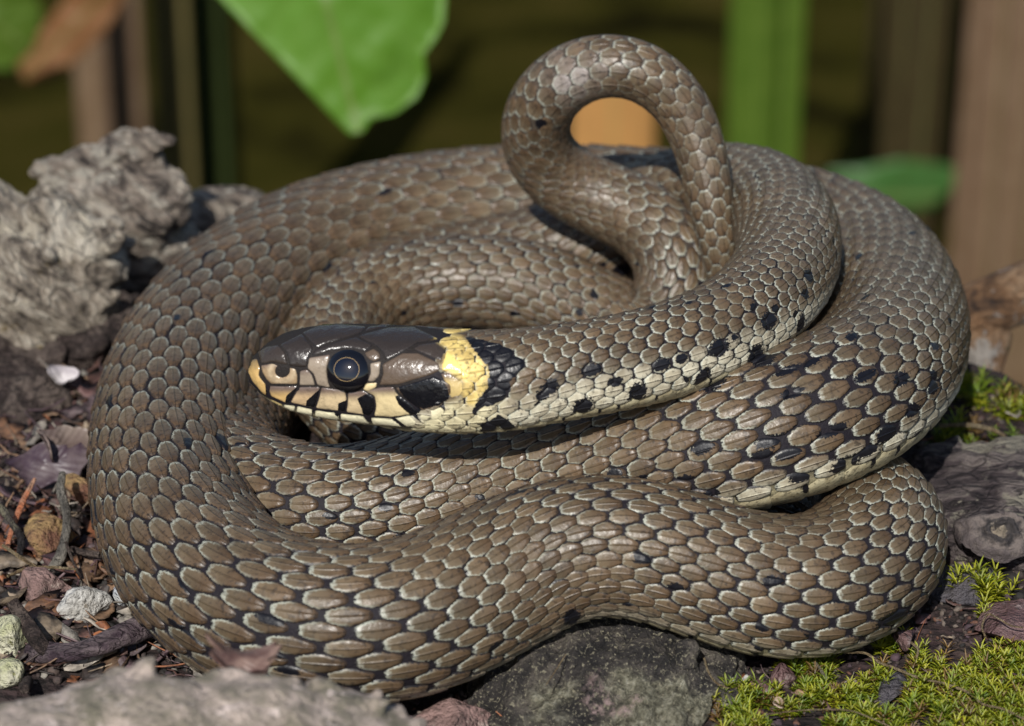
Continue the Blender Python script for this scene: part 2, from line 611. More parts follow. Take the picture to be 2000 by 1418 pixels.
YELLOW = zoomed([(1138, 215), (1210, 210), (1290, 222), (1330, 262), (1362, 300), (1400, 350), (1440, 392), (1454, 440), (1430, 470), (1432, 520),
                 (1392, 552), (1370, 606), (1310, 600), (1290, 520), (1300, 470), (1220, 420), (1180, 400), (1210, 290), (1150, 250)])
CREAM = zoomed([(1160, 640), (1230, 590), (1300, 560), (1400, 560), (1480, 570), (1600, 490), (1680, 510), (1790, 520), (1900, 500), (2050, 540), (2300, 540),
                (2300, 800), (1100, 820), (1000, 740)])
FARYEL = zoomed([(1000, 140), (1225, 140), (1225, 190), (1090, 192)])


def paint(P, base):
    """Pigment of head and neck at photograph pixels P, over per-point base colours."""
    c = base.copy()
    k = soft_in(P, CREAM, 8)[:, None]
    c = c * (1 - k) + np.array(srgb(228, 218, 178)) * k
    k = np.maximum(soft_in(P, YELLOW, 4), soft_in(P, FARYEL, 2))[:, None]
    c = c * (1 - k) + np.array(srgb(238, 210, 126)) * k
    b = np.zeros(len(P))
    for q in BLACK:
        b = np.maximum(b, soft_in(P, q, 2.2))
    return c, b


# ------------------------------------------------------------------ head shields
DK = srgb(50, 44, 41); DK2 = srgb(60, 52, 47); TAN_ = srgb(158, 134, 104); GREY = srgb(150, 136, 120); LAB = srgb(216, 196, 150)
CRM = srgb(232, 224, 190); TEMP = srgb(92, 78, 66); ORG = srgb(198, 164, 106)
SHIELDS = [
    ('rostral_shield', ORG, [(95, 352), (150, 342), (166, 395), (160, 440), (198, 486), (210, 556), (178, 540), (122, 474), (90, 412)]),
    ('internasal_shield', DK2, [(152, 302), (205, 275), (268, 268), (308, 312), (322, 385), (235, 366), (172, 376), (160, 345)]),
    ('prefrontal_shield', DK, [(274, 265), (398, 203), (464, 287), (440, 330), (425, 396), (330, 388), (315, 318)]),
    ('frontal_shield', DK, [(400, 198), (500, 150), (640, 150), (762, 162), (728, 206), (600, 240), (476, 282)]),
    ('supraocular_shield', DK, [(446, 330), (476, 290), (600, 247), (700, 222), (800, 268), (752, 302), (650, 284), (560, 298), (500, 325)]),
    ('parietal_shield', DK, [(708, 222), (732, 208), (880, 168), (1020, 162), (1168, 236), (1042, 260), (958, 310), (868, 360), (842, 300), (804, 268)]),
    ('parietal_shield', DK, [(770, 162), (880, 152), (1000, 150), (1010, 158), (880, 164), (740, 202)]),
    ('nasal_shield', TAN_, [(168, 380), (232, 370), (322, 390), (365, 400), (376, 440), (375, 488), (224, 486), (200, 460), (176, 420)]),
    ('loreal_shield', GREY, [(386, 410), (432, 402), (460, 440), (475, 495), (384, 495)]),
    ('preocular_shield', GREY, [(437, 338), (560, 318), (538, 400), (545, 470), (560, 510), (484, 494), (464, 432), (428, 398)]),
    ('postocular_shield', TEMP, [(745, 312), (800, 285), (834, 310), (840, 345), (802, 365), (766, 346)]),
    ('postocular_shield', GREY, [(776, 370), (842, 356), (832, 440), (802, 474), (764, 472), (782, 420)]),
    ('postocular_shield', LAB, [(756, 480), (820, 476), (816, 504), (770, 530), (738, 518)]),
    ('temporal_shield', TEMP, [(846, 375), (960, 312), (1050, 312), (1168, 368), (1176, 408), (1120, 436), (938, 490), (828, 495), (850, 430)]),
    ('temporal_shield', DK2, [(1012, 290), (1060, 262), (1160, 250), (1206, 285), (1178, 362), (1060, 310)]),
    ('labial_shield', srgb(212, 176, 116), [(217, 494), (380, 497), (344, 566), (322, 598), (226, 556), (213, 522)]),
    ('labial_shield', srgb(196, 168, 130), [(386, 500), (502, 501), (486, 570), (470, 622), (334, 590), (348, 562)]),
    ('labial_shield', srgb(206, 184, 146), [(507, 502), (640, 520), (651, 570), (642, 642), (474, 622), (492, 570)]),
    ('labial_shield', srgb(206, 184, 146), [(655, 530), (742, 522), (800, 556), (808, 620), (780, 664), (646, 644), (653, 590)]),
    ('labial_shield', LAB, [(750, 526), (822, 504), (910, 500), (930, 540), (1000, 592), (1060, 652), (900, 672), (800, 665), (812, 612), (804, 554)]),
    ('labial_shield', TEMP, [(920, 506), (1140, 440), (1196, 478), (1222, 568), (1152, 618), (1072, 640), (1002, 590), (940, 535)]),
    ('labial_shield', srgb(196, 172, 116), [(1172, 426), (1226, 418), (1298, 470), (1305, 520), (1280, 556), (1226, 568), (1200, 480)]),
    ('labial_shield', CRM, [(1070, 642), (1180, 608), (1214, 642), (1150, 690), (1074, 692), (1046, 662)]),
    ('temporal_shield', srgb(226, 192, 96), [(1178, 372), (1208, 292), (1250, 330), (1300, 400), (1350, 440), (1300, 466), (1226, 414), (1180, 420)]),
    ('lower_labial_shield', srgb(226, 200, 140), [(206, 562), (240, 574), (292, 600), (290, 618), (246, 598)]),
    ('lower_labial_shield', CRM, [(296, 598), (364, 606), (360, 646), (298, 622)]),
    ('lower_labial_shield', CRM, [(370, 606), (466, 628), (461, 670), (366, 647)]),
    ('lower_labial_shield', CRM, [(472, 630), (606, 646), (610, 690), (468, 672)]),
    ('lower_labial_shield', CRM, [(612, 649), (740, 662), (785, 712), (614, 691)]),
    ('lower_labial_shield', CRM, [(782, 672), (900, 677), (972, 728), (792, 713)]),
    ('lower_labial_shield', CRM, [(906, 677), (1000, 658), (1056, 690), (1072, 712), (984, 728)]),
    ('chin_shield', CRM, [(620, 698), (785, 716), (960, 732), (1010, 752), (820, 742)]),
    ('chin_shield', CRM, [(990, 734), (1076, 716), (1150, 696), (1200, 720), (1140, 756), (1020, 750)]),
]
EYE_C = zoomed([(657, 408)])[0]
NOSTRIL = zoomed([(290, 414)])[0]


def hit(px, py):
    d = ray(px, py)
    d = d / np.linalg.norm(d)
    h = bvh_head.ray_cast(Vector(EYE), Vector(d))
    if h[0] is not None:
        return np.array(h[0])
    p = EYE + d * (np.dot(CEN[ctl[6]] - EYE, d))
    return np.array(bvh_head.find_nearest(Vector(p))[0])


def make_shield(name, base, poly):
    poly = smooth_poly(zoomed(poly))
    lo, hi = poly.min(0), poly.max(0)
    st = 2.4
    gx, gy = np.meshgrid(np.arange(lo[0], hi[0], st), np.arange(lo[1], hi[1], st))
    G = np.stack([gx.ravel(), gy.ravel()], -1)
    G = G[inside(G, poly)]
    if len(G): G = G[edge_dist(G, poly) > 1.2]
    # densified outline plus an inner ring for the bevel
    cen = poly.mean(0)
    P2 = [Vector(p) for p in poly] + [Vector(p) for p in G]
    n = len(poly)
    v2, _, f2 = delaunay_2d_cdt(P2, [], [list(range(n))], 1, 1e-4)[:3]
    Q = np.array([tuple(p) for p in v2])
    d = edge_dist(Q, poly)
    r_px = depth(CEN[ctl[6]]) / FPX
    h = (-.6 + 2.5 * sstep(0, 3.0, d) + 1.0 * sstep(2, 14, d)) * r_px
    dn = np.linalg.norm((Q - NOSTRIL) / np.array([19, 16]), axis=1)
    h -= 9 * r_px * (1 - sstep(.35, 1.0, dn))
    sa = [to_sa(hit(*q)) for q in Q]
    s = np.array([x[0] for x in sa]); a = np.array([x[1] for x in sa])
    c, b = paint(Q, np.tile(np.array(base), (len(Q), 1)))
    ring = (np.exp(-((dn - 1.25) / .3) ** 2) * .7)[:, None] if name == 'nasal_shield' else 0
    b = np.maximum(b, np.clip(1.25 - dn, 0, 1))
    if name in ('nasal_shield', 'loreal_shield', 'preocular_shield', 'labial_shield'):     # upper parts of the face plates are duskier
        t = sstep(4, 22, Q[:, 1] - lo[1])[:, None] if name == 'labial_shield' else sstep(0, 16, Q[:, 1] - lo[1])[:, None]
        c = c * t + np.array(srgb(108, 92, 84)) * (1 - t) if base is not CRM else c
    if name == 'rostral_shield':
        t = sstep(690, 730, Q[:, 1])[:, None]
        c = c * t + np.array(DK2) * (1 - t)
    c = c * (1 - ring) + np.array(srgb(196, 176, 146)) * ring
    rim = (1 - sstep(.3, 2.1, d))[:, None]
    c = c * (1 - .88 * rim)
    col = np.concatenate([c, b[:, None]], 1)
    F = [tuple(f) for f in f2]
    link(name, mesh_np(name, surf(s, a, h) - SNAKE_OFF, F, col=col), M_SHIELD, snake)
    if name not in ('frontal_shield', 'parietal_shield', 'rostral_shield') and abs(a).min() > .25:
        link(name, mesh_np(name, surf(s, -a, h) - SNAKE_OFF, [f[::-1] for f in F], col=col), M_SHIELD, snake)


for q in SHIELDS:
    make_shield(*q)

# eyes
m = NT('eye_ball')
M_EYE = m.out((.004, .004, .006), .06, Coat_Weight=1.0, Coat_Roughness=.02)
m = NT('pupil')
M_PUPIL = m.out((.002, .004, .012), .05, Coat_Weight=1.0, Coat_Roughness=.02)  # faint navy base colour stands in for sky reflected in the pupil
m = NT('iris_ring')
M_IRIS = m.out(srgb(178, 150, 104), .3, Coat_Weight=1.0)


def cap(c, n, rx, f0, f1, lift, off=(0, 0)):
    """Ring of a dome of radius rx round axis n, between fractions f0 and f1 of its radius."""
    n = n / np.linalg.norm(n)
    e1 = np.cross(UPZ, n); e1 /= np.linalg.norm(e1)
    e2 = np.cross(n, e1)
    f = np.linspace(f0, f1, 12)
    th = np.linspace(0, 2 * math.pi, 48, endpoint=False)
    Fg, Tg = np.meshgrid(f, th, indexing='ij')
    z = (np.sqrt(np.maximum(1 - (Fg * .93) ** 2, 0)) - .36) * rx * .62 + lift
    V = c + (Fg * rx * np.cos(Tg))[..., None] * e1 + (Fg * rx * np.sin(Tg) * .93)[..., None] * e2 + z[..., None] * n
    return V.reshape(-1, 3), grid_faces(12, 48, True)


eh = hit(*EYE_C)
es, ea = to_sa(eh)
er = 43 * depth(eh) / FPX
for sg in (1, -1):
    S1, A1 = np.array([es]), np.array([sg * ea])
    c = surf(S1, A1)[0]
    nn = surf(S1, A1, .1)[0] - c
    c = c - (0 if sg > 0 else .3) * er * nn / np.linalg.norm(nn)
    V, F = cap(c + .03 * er * nn / np.linalg.norm(nn), nn, er, 0.0, 1.0, 0)
    eye = link('eye', mesh_np('eye', V - SNAKE_OFF, F), M_EYE, snake)
    V, F = cap(c + .03 * er * nn / np.linalg.norm(nn), nn, er, 0.0, .57, .0012)
    link('pupil', mesh_np('pupil', V - SNAKE_OFF, F), M_PUPIL, eye)
    V, F = cap(c + .03 * er * nn / np.linalg.norm(nn), nn, er, .57, .588, .0013)
    link('iris_ring', mesh_np('iris_ring', V - SNAKE_OFF, F), M_IRIS, eye)

# ------------------------------------------------------------------ scales
us = np.array([-1, -.86, -.55, -.25, 0, .25, .55, .86, 1.0])
vs = np.array([0, .07, .2, .38, .56, .74, .92, 1.0])
NU, NV = len(us), len(vs)
VV, UU = np.meshgrid(vs, us, indexing='ij')
wv = np.interp(VV, [0, .07, .2, .38, .56, .74, .92, 1.0], [.16, .34, .53, .67, .67, .52, .31, .13])
TF = grid_faces(NV, NU)
t_start, t_end = float(t_of_s(S_NECK)), float(TT[-1]) - .4
SECT = [(t_start, float(t_of_s(SS[ctl[25]])), 19), (float(t_of_s(SS[ctl[25]])), float(t_of_s(SS[ctl[63]])), 25), (float(t_of_s(SS[ctl[63]])), float(t_of_s(SS[ctl[77]])), 19), (float(t_of_s(SS[ctl[77]])), float(t_of_s(SS[ctl[82]])), 15),
        (float(t_of_s(SS[ctl[82]])), float(t_of_s(SS[ctl[86]])), 11), (float(t_of_s(SS[ctl[86]])), float(t_of_s(SS[ctl[90]])), 9),
        (float(t_of_s(SS[ctl[90]])), t_end, 7)]
T0, A0, DA, ROW = [], [], [], []
for ta, tb, nr in SECT:
    half = R(143) if nr >= 19 else R(150)
    da = 2 * half / nr
    for j in range(-(nr // 2), nr // 2 + 1):
        off = .5 * (j & 1)
        k0 = math.ceil(ta - off - (.0 if ta > t_start else -.6 * (1 - abs(j) / 9) + .9 * (abs(j) > 6)))
        for i in np.arange(k0, tb - off, 1.0):
            T0.append(i + off); A0.append(j * da); DA.append(da); ROW.append(j / (nr / 2))
T0, A0, DA, ROW = map(np.array, (T0, A0, DA, ROW))
NSC = len(T0)
rs = rng.random(NSC)
jt = rng.normal(0, .018, NSC)
ja = rng.normal(0, .025, NSC) * DA
# scales are stiff: on the outside of a bend the skin between them stretches, on the inside they overlap
dS = .004
P1, P2 = surf(s_of_t(T0) + dS, A0), surf(np.maximum(s_of_t(T0) - dS, 0), A0)
stretch = np.linalg.norm(P1 - P2, axis=1) / (2 * dS)
ext = (1.07 + .035 * rng.normal(size=NSC)) / np.where(stretch > 1, np.clip(stretch, 1, 1.6) ** .5, np.clip(stretch, .62, 1) ** .8)
T = (T0 + jt)[:, None, None] + ((VV - .5)[None] + .03) * ext[:, None, None]
tailish = sstep(float(t_of_s(S_VENT)), float(t_of_s(S_VENT)) + 6, T0)
neckf = 1 - sstep(float(t_of_s(SS[ctl[10]])), float(t_of_s(SS[ctl[13]])), T0)
wid = (.985 + .09 * tailish + .12 * neckf) * (1 + .05 * rng.normal(size=NSC)) * DA * np.where(abs(ROW) > .9, 1.12, 1.0)
A = (A0 + ja)[:, None, None] + (UU * wv)[None] * wid[:, None, None]
Sg = s_of_t(T)
r0 = rad_at(s_of_t(T0))
edge = np.minimum(1 - abs(UU), np.minimum(VV, 1 - VV) * 2)
lift = np.where(edge < .01, -.006, .014 + .030 * VV - .010 * np.abs(UU) ** 2 + .002 * (abs(UU) < .01))
Hh = lift[None] * r0[:, None, None] * (1 + .25 * (rs - .5))[:, None, None] * (1 - .45 * tailish)[:, None, None] * (1 - .35 * neckf)[:, None, None]
P = surf(Sg.reshape(NSC, -1), A.reshape(NSC, -1), Hh.reshape(NSC, -1))            # NSC, NV*NU, 3
# pigment: brown back, cream towards the belly, black blotches on the flanks
aa = abs(A.reshape(NSC, -1))
tt = T.reshape(NSC, -1)
vary = (1 + .42 * (rs - .5))[:, None, None] * np.ones((NSC, NV * NU, 1))
hue = fbm(np.stack([T0 * .35, A0 * 1.5, 0 * T0], -1), 3, 3)
base = np.array(BROWN)[None, None] * vary * (1 + hue[:, None, None] * np.array([.30, .26, .20]))
forward = 1 - sstep(float(t_of_s(SS[ctl[36]])), float(t_of_s(SS[ctl[44]])), T0)
necky = 1 - sstep(float(t_of_s(SS[ctl[12]])), float(t_of_s(SS[ctl[18]])), T0)
kc = sstep(R(119) - R(36) * necky[:, None], R(139) - R(18) * necky[:, None], aa) * (.40 + .60 * forward)[:, None]
base = base * (1 - kc[..., None]) + np.array(srgb(224, 218, 194)) * kc[..., None]
bt = np.concatenate([np.arange(t_start + 6, t_end * .55, 2.3), t_end * .55 + np.arange(0, t_end * .3, 3.6)])
BL = []
for x in bt:
    for sg in (1, -1):
        if x > t_of_s(SS[ctl[38]]) and rng.random() < .6: continue
        if sg > 0 and x < t_of_s(SS[ctl[38]]): continue      # this flank is in view: its marks are set one by one below
        BL.append((x + rng.normal(0, .5), sg * R(rng.choice([124, 132, 138, 143, 112]) + rng.normal(0, 3)), (.34 + .34 * rng.random()) * (1.45 if x < t_of_s(SS[ctl[38]]) else 1), R(6 + 9 * rng.random()) * (1.25 if x < t_of_s(SS[ctl[20]]) else 1)))


def body_ta(px, py):
    """Scale index and angle on the body at a photograph pixel."""
    d = ray(px, py); d /= np.linalg.norm(d)
    h = bvh.ray_cast(Vector(EYE), Vector(d))[0]
    if h is None: return None
    v = np.array(h) - CEN
    al = np.sum(v * TAN, 1)
    k = int(np.argmin(abs(al) * 3 + abs(np.linalg.norm(v, axis=1) - RR)))
    return float(TT[k]), math.atan2(float(v[k] @ SID[k]), float(v[k] @ DOR[k]))


for px, py, wt, wa in [(1140, 792, .55, 13), (1128, 808, .5, 9), (1245, 768, .5, 14), (1262, 782, .5, 9), (1372, 738, .5, 14), (1390, 750, .45, 9), (1474, 690, .55, 12), (1490, 705, .4, 9), (1562, 632, .5, 12),
                       (1155, 722, .6, 7), (1290, 712, .5, 7), (1402, 680, .6, 10), (1500, 627, .6, 10), (1578, 540, .5, 8), (1570, 575, .4, 6), (1200, 745, .4, 6), (1330, 700, .3, 6),
                       (1075, 755, .5, 9), (1060, 770, .4, 7),
                       (1785, 855, .5, 9), (1730, 845, .4, 7), (1665, 925, .6, 9), (1650, 905, .4, 7), (1590, 950, .5, 7), (1610, 975, .5, 6), (1780, 800, .35, 5), (1540, 725, .4, 4),
                       (1690, 735, .35, 4), (1545, 770, .3, 4), (1760, 740, .35, 5), (1625, 840, .4, 4), (1500, 862, .35, 4), (1555, 1000, .4, 5), (1820, 735, .3, 4), (1690, 880, .35, 5),
                       (1540, 885, .3, 4), (1250, 935, .3, 3), (1385, 965, .3, 4)]:
    q = body_ta(px, py)
    if q: BL.append((q[0], q[1], wt, R(wa)))
alpha = np.zeros_like(aa)
order = np.argsort(T0)
for (x, a, wt, wa) in BL:
    k = np.where(abs(T0 - x) < 2.2)[0]
    d = ((tt[k] - x) / wt) ** 2 + ((A.reshape(NSC, -1)[k] - a) / wa) ** 2
    alpha[k] = np.maximum(alpha[k], np.exp(-.69 * d))
# single scales with a black nick at one edge, and uneven black margins
uu_, vv_ = UU.ravel()[None], VV.ravel()[None]
flank = sstep(.25, .7, abs(ROW))
nick = rng.random(NSC) < (.015 + .07 * flank) * (1 - .8 * tailish)
pu = rng.choice([-1, 1], NSC)[:, None] * rng.uniform(.3, .95, NSC)[:, None]
pv = rng.uniform(.35, 1.0, NSC)[:, None]
nk_r = rng.uniform(.35, .75, NSC)[:, None]
d = ((uu_ - pu) / nk_r) ** 2 + ((vv_ - pv) / (nk_r * .5)) ** 2
alpha = np.where(nick[:, None], np.maximum(alpha, np.exp(-.69 * d)), alpha)
mar = (rng.random(NSC) ** 2 * (.25 + .75 * flank))[:, None]
sgn = np.sign(A0)[:, None] * np.where(rng.random(NSC) < .7, 1, -1)[:, None]
alpha = np.maximum(alpha, mar * .75 * sstep(.25, 1.0, uu_ * sgn))
# the neck takes the painted collar (left side as photographed, right side mirrored)
nk = np.where(T0 < t_of_s(SS[ctl[11]]))[0]
Pn = surf(Sg.reshape(NSC, -1)[nk], aa[nk])
qx, qy = pix(Pn)
Qn = np.stack([qx.ravel(), qy.ravel()], -1)
cn, bn = paint(Qn, base[nk].reshape(-1, 3))
fade = sstep(float(t_of_s(SS[ctl[11]])) - 2, float(t_of_s(SS[ctl[11]])), tt[nk])
base[nk] = cn.reshape(len(nk), -1, 3) * (1 - fade[..., None]) + base[nk] * fade[..., None]
alpha[nk] = np.maximum(bn.reshape(len(nk), -1), alpha[nk] * fade)
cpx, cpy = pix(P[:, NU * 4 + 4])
shed_gloss = (np.exp(-((cpx - 1118) / 42) ** 2 - ((cpy - 155) / 40) ** 2) * (.35 + .9 * rng.random(NSC)) * (T0 > t_of_s(S_VENT)))[:, None, None].clip(0, .9)
base = base * (1 - shed_gloss) + np.array((.55, .52, .52)) * shed_gloss          # whitish tail gloss and shed skin, painted into the scale colour
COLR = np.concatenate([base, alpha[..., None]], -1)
UV = np.stack([(UU.ravel() + 1) / 2, VV.ravel()], -1)
sq = 1 - .14 * neckf
UVS = .5 + (UV[None] - .5) * sq[:, None, None]
# the 300 that show largest are parts of their own
ctr = P[:, NU * 4 + 4]
nrm = ctr - np.stack([np.interp(s_of_t(T0), SS, CEN[:, k]) for k in range(3)], -1)
nrm /= np.linalg.norm(nrm, axis=1)[:, None]
tocam = EYE - ctr
tocam /= np.linalg.norm(tocam, axis=1)[:, None]
cx, cy = pix(ctr)
area = np.sum(nrm * tocam, 1) * r0 ** 2
area[(cx < 10) | (cx > 1990) | (cy < 10) | (cy > 1400)] = -1
show = []
for k in np.argsort(-area):
    if area[k] <= 0 or len(show) >= 300: break
    o = Vector(ctr[k] + tocam[k] * .012)
    if bvh.ray_cast(o, Vector(tocam[k]), 5)[0] is None:
        show.append(k)
single = np.zeros(NSC, bool)
single[show] = True
for k in show:
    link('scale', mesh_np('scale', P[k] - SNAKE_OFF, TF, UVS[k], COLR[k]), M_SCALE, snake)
rest = np.where(~single)[0]
FR = (TF[None] + (np.arange(len(rest)) * NU * NV)[:, None, None]).reshape(-1, 4)
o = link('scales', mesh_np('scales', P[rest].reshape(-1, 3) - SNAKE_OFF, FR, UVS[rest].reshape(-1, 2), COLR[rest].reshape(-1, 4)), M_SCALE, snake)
o['kind'] = 'stuff'

# belly scutes
vu = np.linspace(-1, 1, 15); vvv = np.array([0, .06, .3, .6, .9, 1.0])
V2, U2 = np.meshgrid(vvv, vu, indexing='ij')
tb = np.arange(math.ceil(t_start) - 3, t_end, 1.0)
Tb = tb[:, None] + (V2.ravel() - .5)[None] * 1.12
Ab = math.pi + (U2 * (1 - .25 * (abs(V2 - .5) * 2) ** 4)).ravel()[None] * R(40) * np.ones((len(tb), 1))
Ab = (Ab + math.pi) % (2 * math.pi) - math.pi
sB = s_of_t(Tb)
rb = rad_at(s_of_t(tb))[:, None]
ed = np.minimum(V2, 1 - V2)
hB = np.where((ed < .01) | (abs(U2) > .99), -.01, .012 + .03 * V2).ravel()[None] * rb
PB = surf(sB, Ab, hB)
cB = np.tile(np.array(srgb(220, 210, 172)), (len(tb), V2.size, 1))
tB = sstep(float(t_of_s(SS[ctl[40]])), float(t_of_s(SS[ctl[55]])), tb)[:, None, None]
cB = cB * (1 - .35 * tB) 
alB = np.zeros((len(tb), V2.size))
side = abs(U2.ravel())[None]
jn = rng.random((len(tb), 1))
alB = np.where(jn > .45, np.clip(1.3 - abs(side - .85) / .25, 0, 1) * np.clip(1.25 - abs(V2.ravel()[None] - .95) / .28, 0, 1), 0)
FB2 = (grid_faces(6, 15)[None] + (np.arange(len(tb)) * V2.size)[:, None, None]).reshape(-1, 4)
UVB = np.stack([np.full(V2.size, .3), .62 + 0 * V2.ravel()], -1)
o = link('belly_scutes', mesh_np('belly_scutes', PB.reshape(-1, 3) - SNAKE_OFF, FB2, np.tile(UVB, (len(tb), 1)),
                                 np.concatenate([cB, alB[..., None]], -1).reshape(-1, 4)), M_SCALE, snake)
o['kind'] = 'stuff'
print('scales', NSC, 'length', LEN)
# ------------------------------------------------------------------ materials of the place
def soil_material():
    m = NT('soil')
    pos = m.n('NewGeometry').outputs['Position']
    n1 = m.noise(6, 6, .65, pos)
    n2 = m.noise(38, 5, .7, pos)
    c = m.ramp(n1, [(.25, (.012, .009, .008)), (.45, (.030, .021, .019)), (.6, (.050, .030, .030)), (.8, (.07, .055, .042))])
    c = m.mix(m.ss(n2, .48, .7), c, (.012, .011, .010))
    z = m.n('SeparateXYZ'); m.put(z.inputs[0], pos)
    low = m.ss(z.outputs[2], -.5, -1.8)
    mud = m.ramp(m.noise(.45, 3, .5, pos), [(.34, (.010, .009, .003)), (.5, (.034, .031, .006)), (.66, (.050, .040, .010))])
    c = m.mix(low, c, mud)
    h = m.math('ADD', n2, m.math('MULTIPLY', m.voro(60, pos), .8))
    return m.out(c, .9, m.bump(h, .9, .02), Specular_IOR_Level=m.math('MULTIPLY', m.math('SUBTRACT', 1.0, low), .3))


def bark_material(name, dark, mid, pale, scale=(1, 1, 1), lichen=None, moss=None, k=1.0, crack=.6, lo=.40, turn=0.0):
    m = NT(name)
    pos = m.coords('Object', scale, turn)
    raw = m.coords('Object')
    n1 = m.noise(9 * k, 8, .68, pos, .6)
    n2 = m.noise(40 * k, 6, .7, pos)
    v = m.voro(26 * k, pos)
    f = m.math('ADD', m.math('MULTIPLY', n1, .75), m.math('MULTIPLY', n2, .3))
    c = m.ramp(f, [(lo, dark), (lo + .10, mid), (lo + .20, pale)])
    crk = m.ss(m.voro(13 * k, m.mix(.12, pos, m.n('TexNoise').outputs['Color'], 'ADD'), 'DISTANCE_TO_EDGE'), .0, .07)
    c = m.mix(m.math('MULTIPLY', m.math('SUBTRACT', 1.0, crk), crack), c, dark)
    c = m.mix(m.ss(n2, .55, .72), c, m.mix(.7, c, dark))
    if lichen:
        c = m.mix(m.ss(m.noise(7 * k, 6, .75, raw), .53, .58), c, lichen)
    if moss:
        c = m.mix(m.ss(m.noise(11 * k, 6, .7, raw), .6, .68), c, moss)
    h = m.math('ADD', m.math('ADD', n1, m.math('MULTIPLY', n2, .9)), m.math('ADD', m.math('MULTIPLY', v, .5), m.math('MULTIPLY', crk, .4 * crack)))
    return m.out(c, .8, m.bump(h, 1.0, .035), Specular_IOR_Level=.3)


def stone_material(name, a, b, speck=None, k=1.0, rough=.7):
    m = NT(name)
    pos = m.coords('Object')
    n1 = m.noise(10 * k, 6, .65, pos)
    n2 = m.noise(70 * k, 4, .6, pos)
    c = m.mix(m.ss(n1, .35, .65), a, b)
    c = m.mix(m.math('MULTIPLY', m.ss(n2, .5, .7), .5), c, (.03, .025, .02))
    if speck:
        c = m.mix(m.ss(m.noise(22 * k, 5, .7, pos), .58, .66), c, speck)
    return m.out(c, rough, m.bump(m.math('ADD', n1, m.math('MULTIPLY', n2, .8)), .9, .022), Specular_IOR_Level=.4)


def leaf_material(name, a, b, k=1.0, thin=.5, rough=.45, rib_k=1.0):
    m = NT(name)
    uv = m.n('SeparateXYZ'); m.put(uv.inputs[0], m.n('UVMap', uv_map='UVMap').outputs[0])
    x = m.math('ABSOLUTE', m.math('SUBTRACT', uv.outputs[0], .5))
    y = uv.outputs[1]
    rib = m.math('SINE', m.math('MULTIPLY', m.math('SUBTRACT', y, m.math('MULTIPLY', x, .9)), 44))
    pos = m.coords('Object')
    n1 = m.noise(5 * k, 5, .6, pos)
    c = m.mix(m.ss(n1, .3, .7), a, b)
    c = m.mix(m.math('MULTIPLY', m.ss(rib, .7, 1.0), .12 * rib_k), c, m.mix(.5, c, (.3, .35, .1)))
    c = m.mix(m.math('MULTIPLY', m.ss(x, .02, .005), .5 * rib_k), c, (.25, .3, .1))
    m.out(c, rough, m.bump(rib, .15, .006), Specular_IOR_Level=.4)
    tr = m.n('BsdfTranslucent'); m.put(tr.inputs[0], c)
    mx = m.n('MixShader'); mx.inputs[0].default_value = thin
    o = m.t.nodes['Material Output']
    m.t.links.new(m.b.outputs[0], mx.inputs[1]); m.t.links.new(tr.outputs[0], mx.inputs[2]); m.t.links.new(mx.outputs[0], o.inputs[0])
    return m.m


def char_material(patch):
    m = NT('charred_bark')
    pos = m.coords('Object')
    n1 = m.noise(16, 8, .72, pos, .5)
    n2 = m.noise(75, 5, .7, pos)
    n3 = m.noise(190, 3, .7, pos)
    c = m.ramp(n1, [(.38, (.010, .009, .010)), (.5, (.050, .043, .040)), (.60, (.14, .12, .10))])
    z = m.n('SeparateXYZ'); m.put(z.inputs[0], pos)
    low = m.math('ADD', m.ss(z.outputs[1], -.02, -.10), m.math('MULTIPLY', m.math('SUBTRACT', n1, .5), 2.2))
    crust = m.ramp(n2, [(.35, (.05, .045, .03)), (.5, (.20, .19, .13)), (.64, (.42, .40, .31))])
    c = m.mix(m.math('MULTIPLY', m.ss(low, .6, .95), m.ss(m.noise(9, 4, .6, pos), .40, .58)), c, crust)
    d = m.n('VectorMath', operation='DISTANCE'); m.put(d.inputs[0], pos); d.inputs[1].default_value = tuple(patch)
    pk = m.math('ADD', d.outputs['Value'], m.math('MULTIPLY', m.math('SUBTRACT', n1, .5), .14))
    c = m.mix(m.math('MULTIPLY', m.ss(pk, .065, .035), m.ss(n2, .42, .58)), c, m.mix(m.ss(n1, .45, .6), (.50, .36, .34), (.34, .10, .09)))
    c = m.mix(m.ss(n3, .56, .64), c, (.34, .31, .22))
    h = m.math('ADD', m.math('ADD', n1, m.math('MULTIPLY', n2, .9)), m.math('MULTIPLY', n3, .35))
    return m.out(c, .7, m.bump(h, 1.0, .03), Specular_IOR_Level=.5)


M_CHAR = char_material(at(1205, 1335, .085) - at(1185, 1345, -.01))
M_SOIL = soil_material()
M_LOG = bark_material('weathered_wood', (.035, .028, .026), (.34, .275, .22), (.68, .60, .49), (.8, .8, 3.4), lichen=(.58, .53, .44), k=1.2, crack=.5, lo=.42, turn=-.5)
M_PALE = bark_material('pale_bark', (.07, .055, .045), (.44, .37, .29), (.74, .67, .55), (3.2, .7, 1), lichen=(.62, .55, .43), moss=(.20, .15, .07), k=1.1, crack=.5, lo=.41, turn=.8)
M_DARKBARK = bark_material('charred_bark', (.010, .009, .010), (.030, .026, .028), (.10, .085, .075), (1, 1, 1), lichen=(.22, .20, .14), k=1.3)
M_KNOT = bark_material('purple_bark', (.018, .014, .016), (.085, .065, .068), (.24, .20, .185), (1, 2.4, 1), lichen=(.33, .30, .24), k=1.2)
M_TWIG = bark_material('mottled_twig_bark', (.05, .032, .024), (.22, .12, .06), (.38, .25, .15), (1.2, 1, 1), lichen=(.40, .36, .32), moss=(.06, .08, .04), k=1.3, crack=.3)
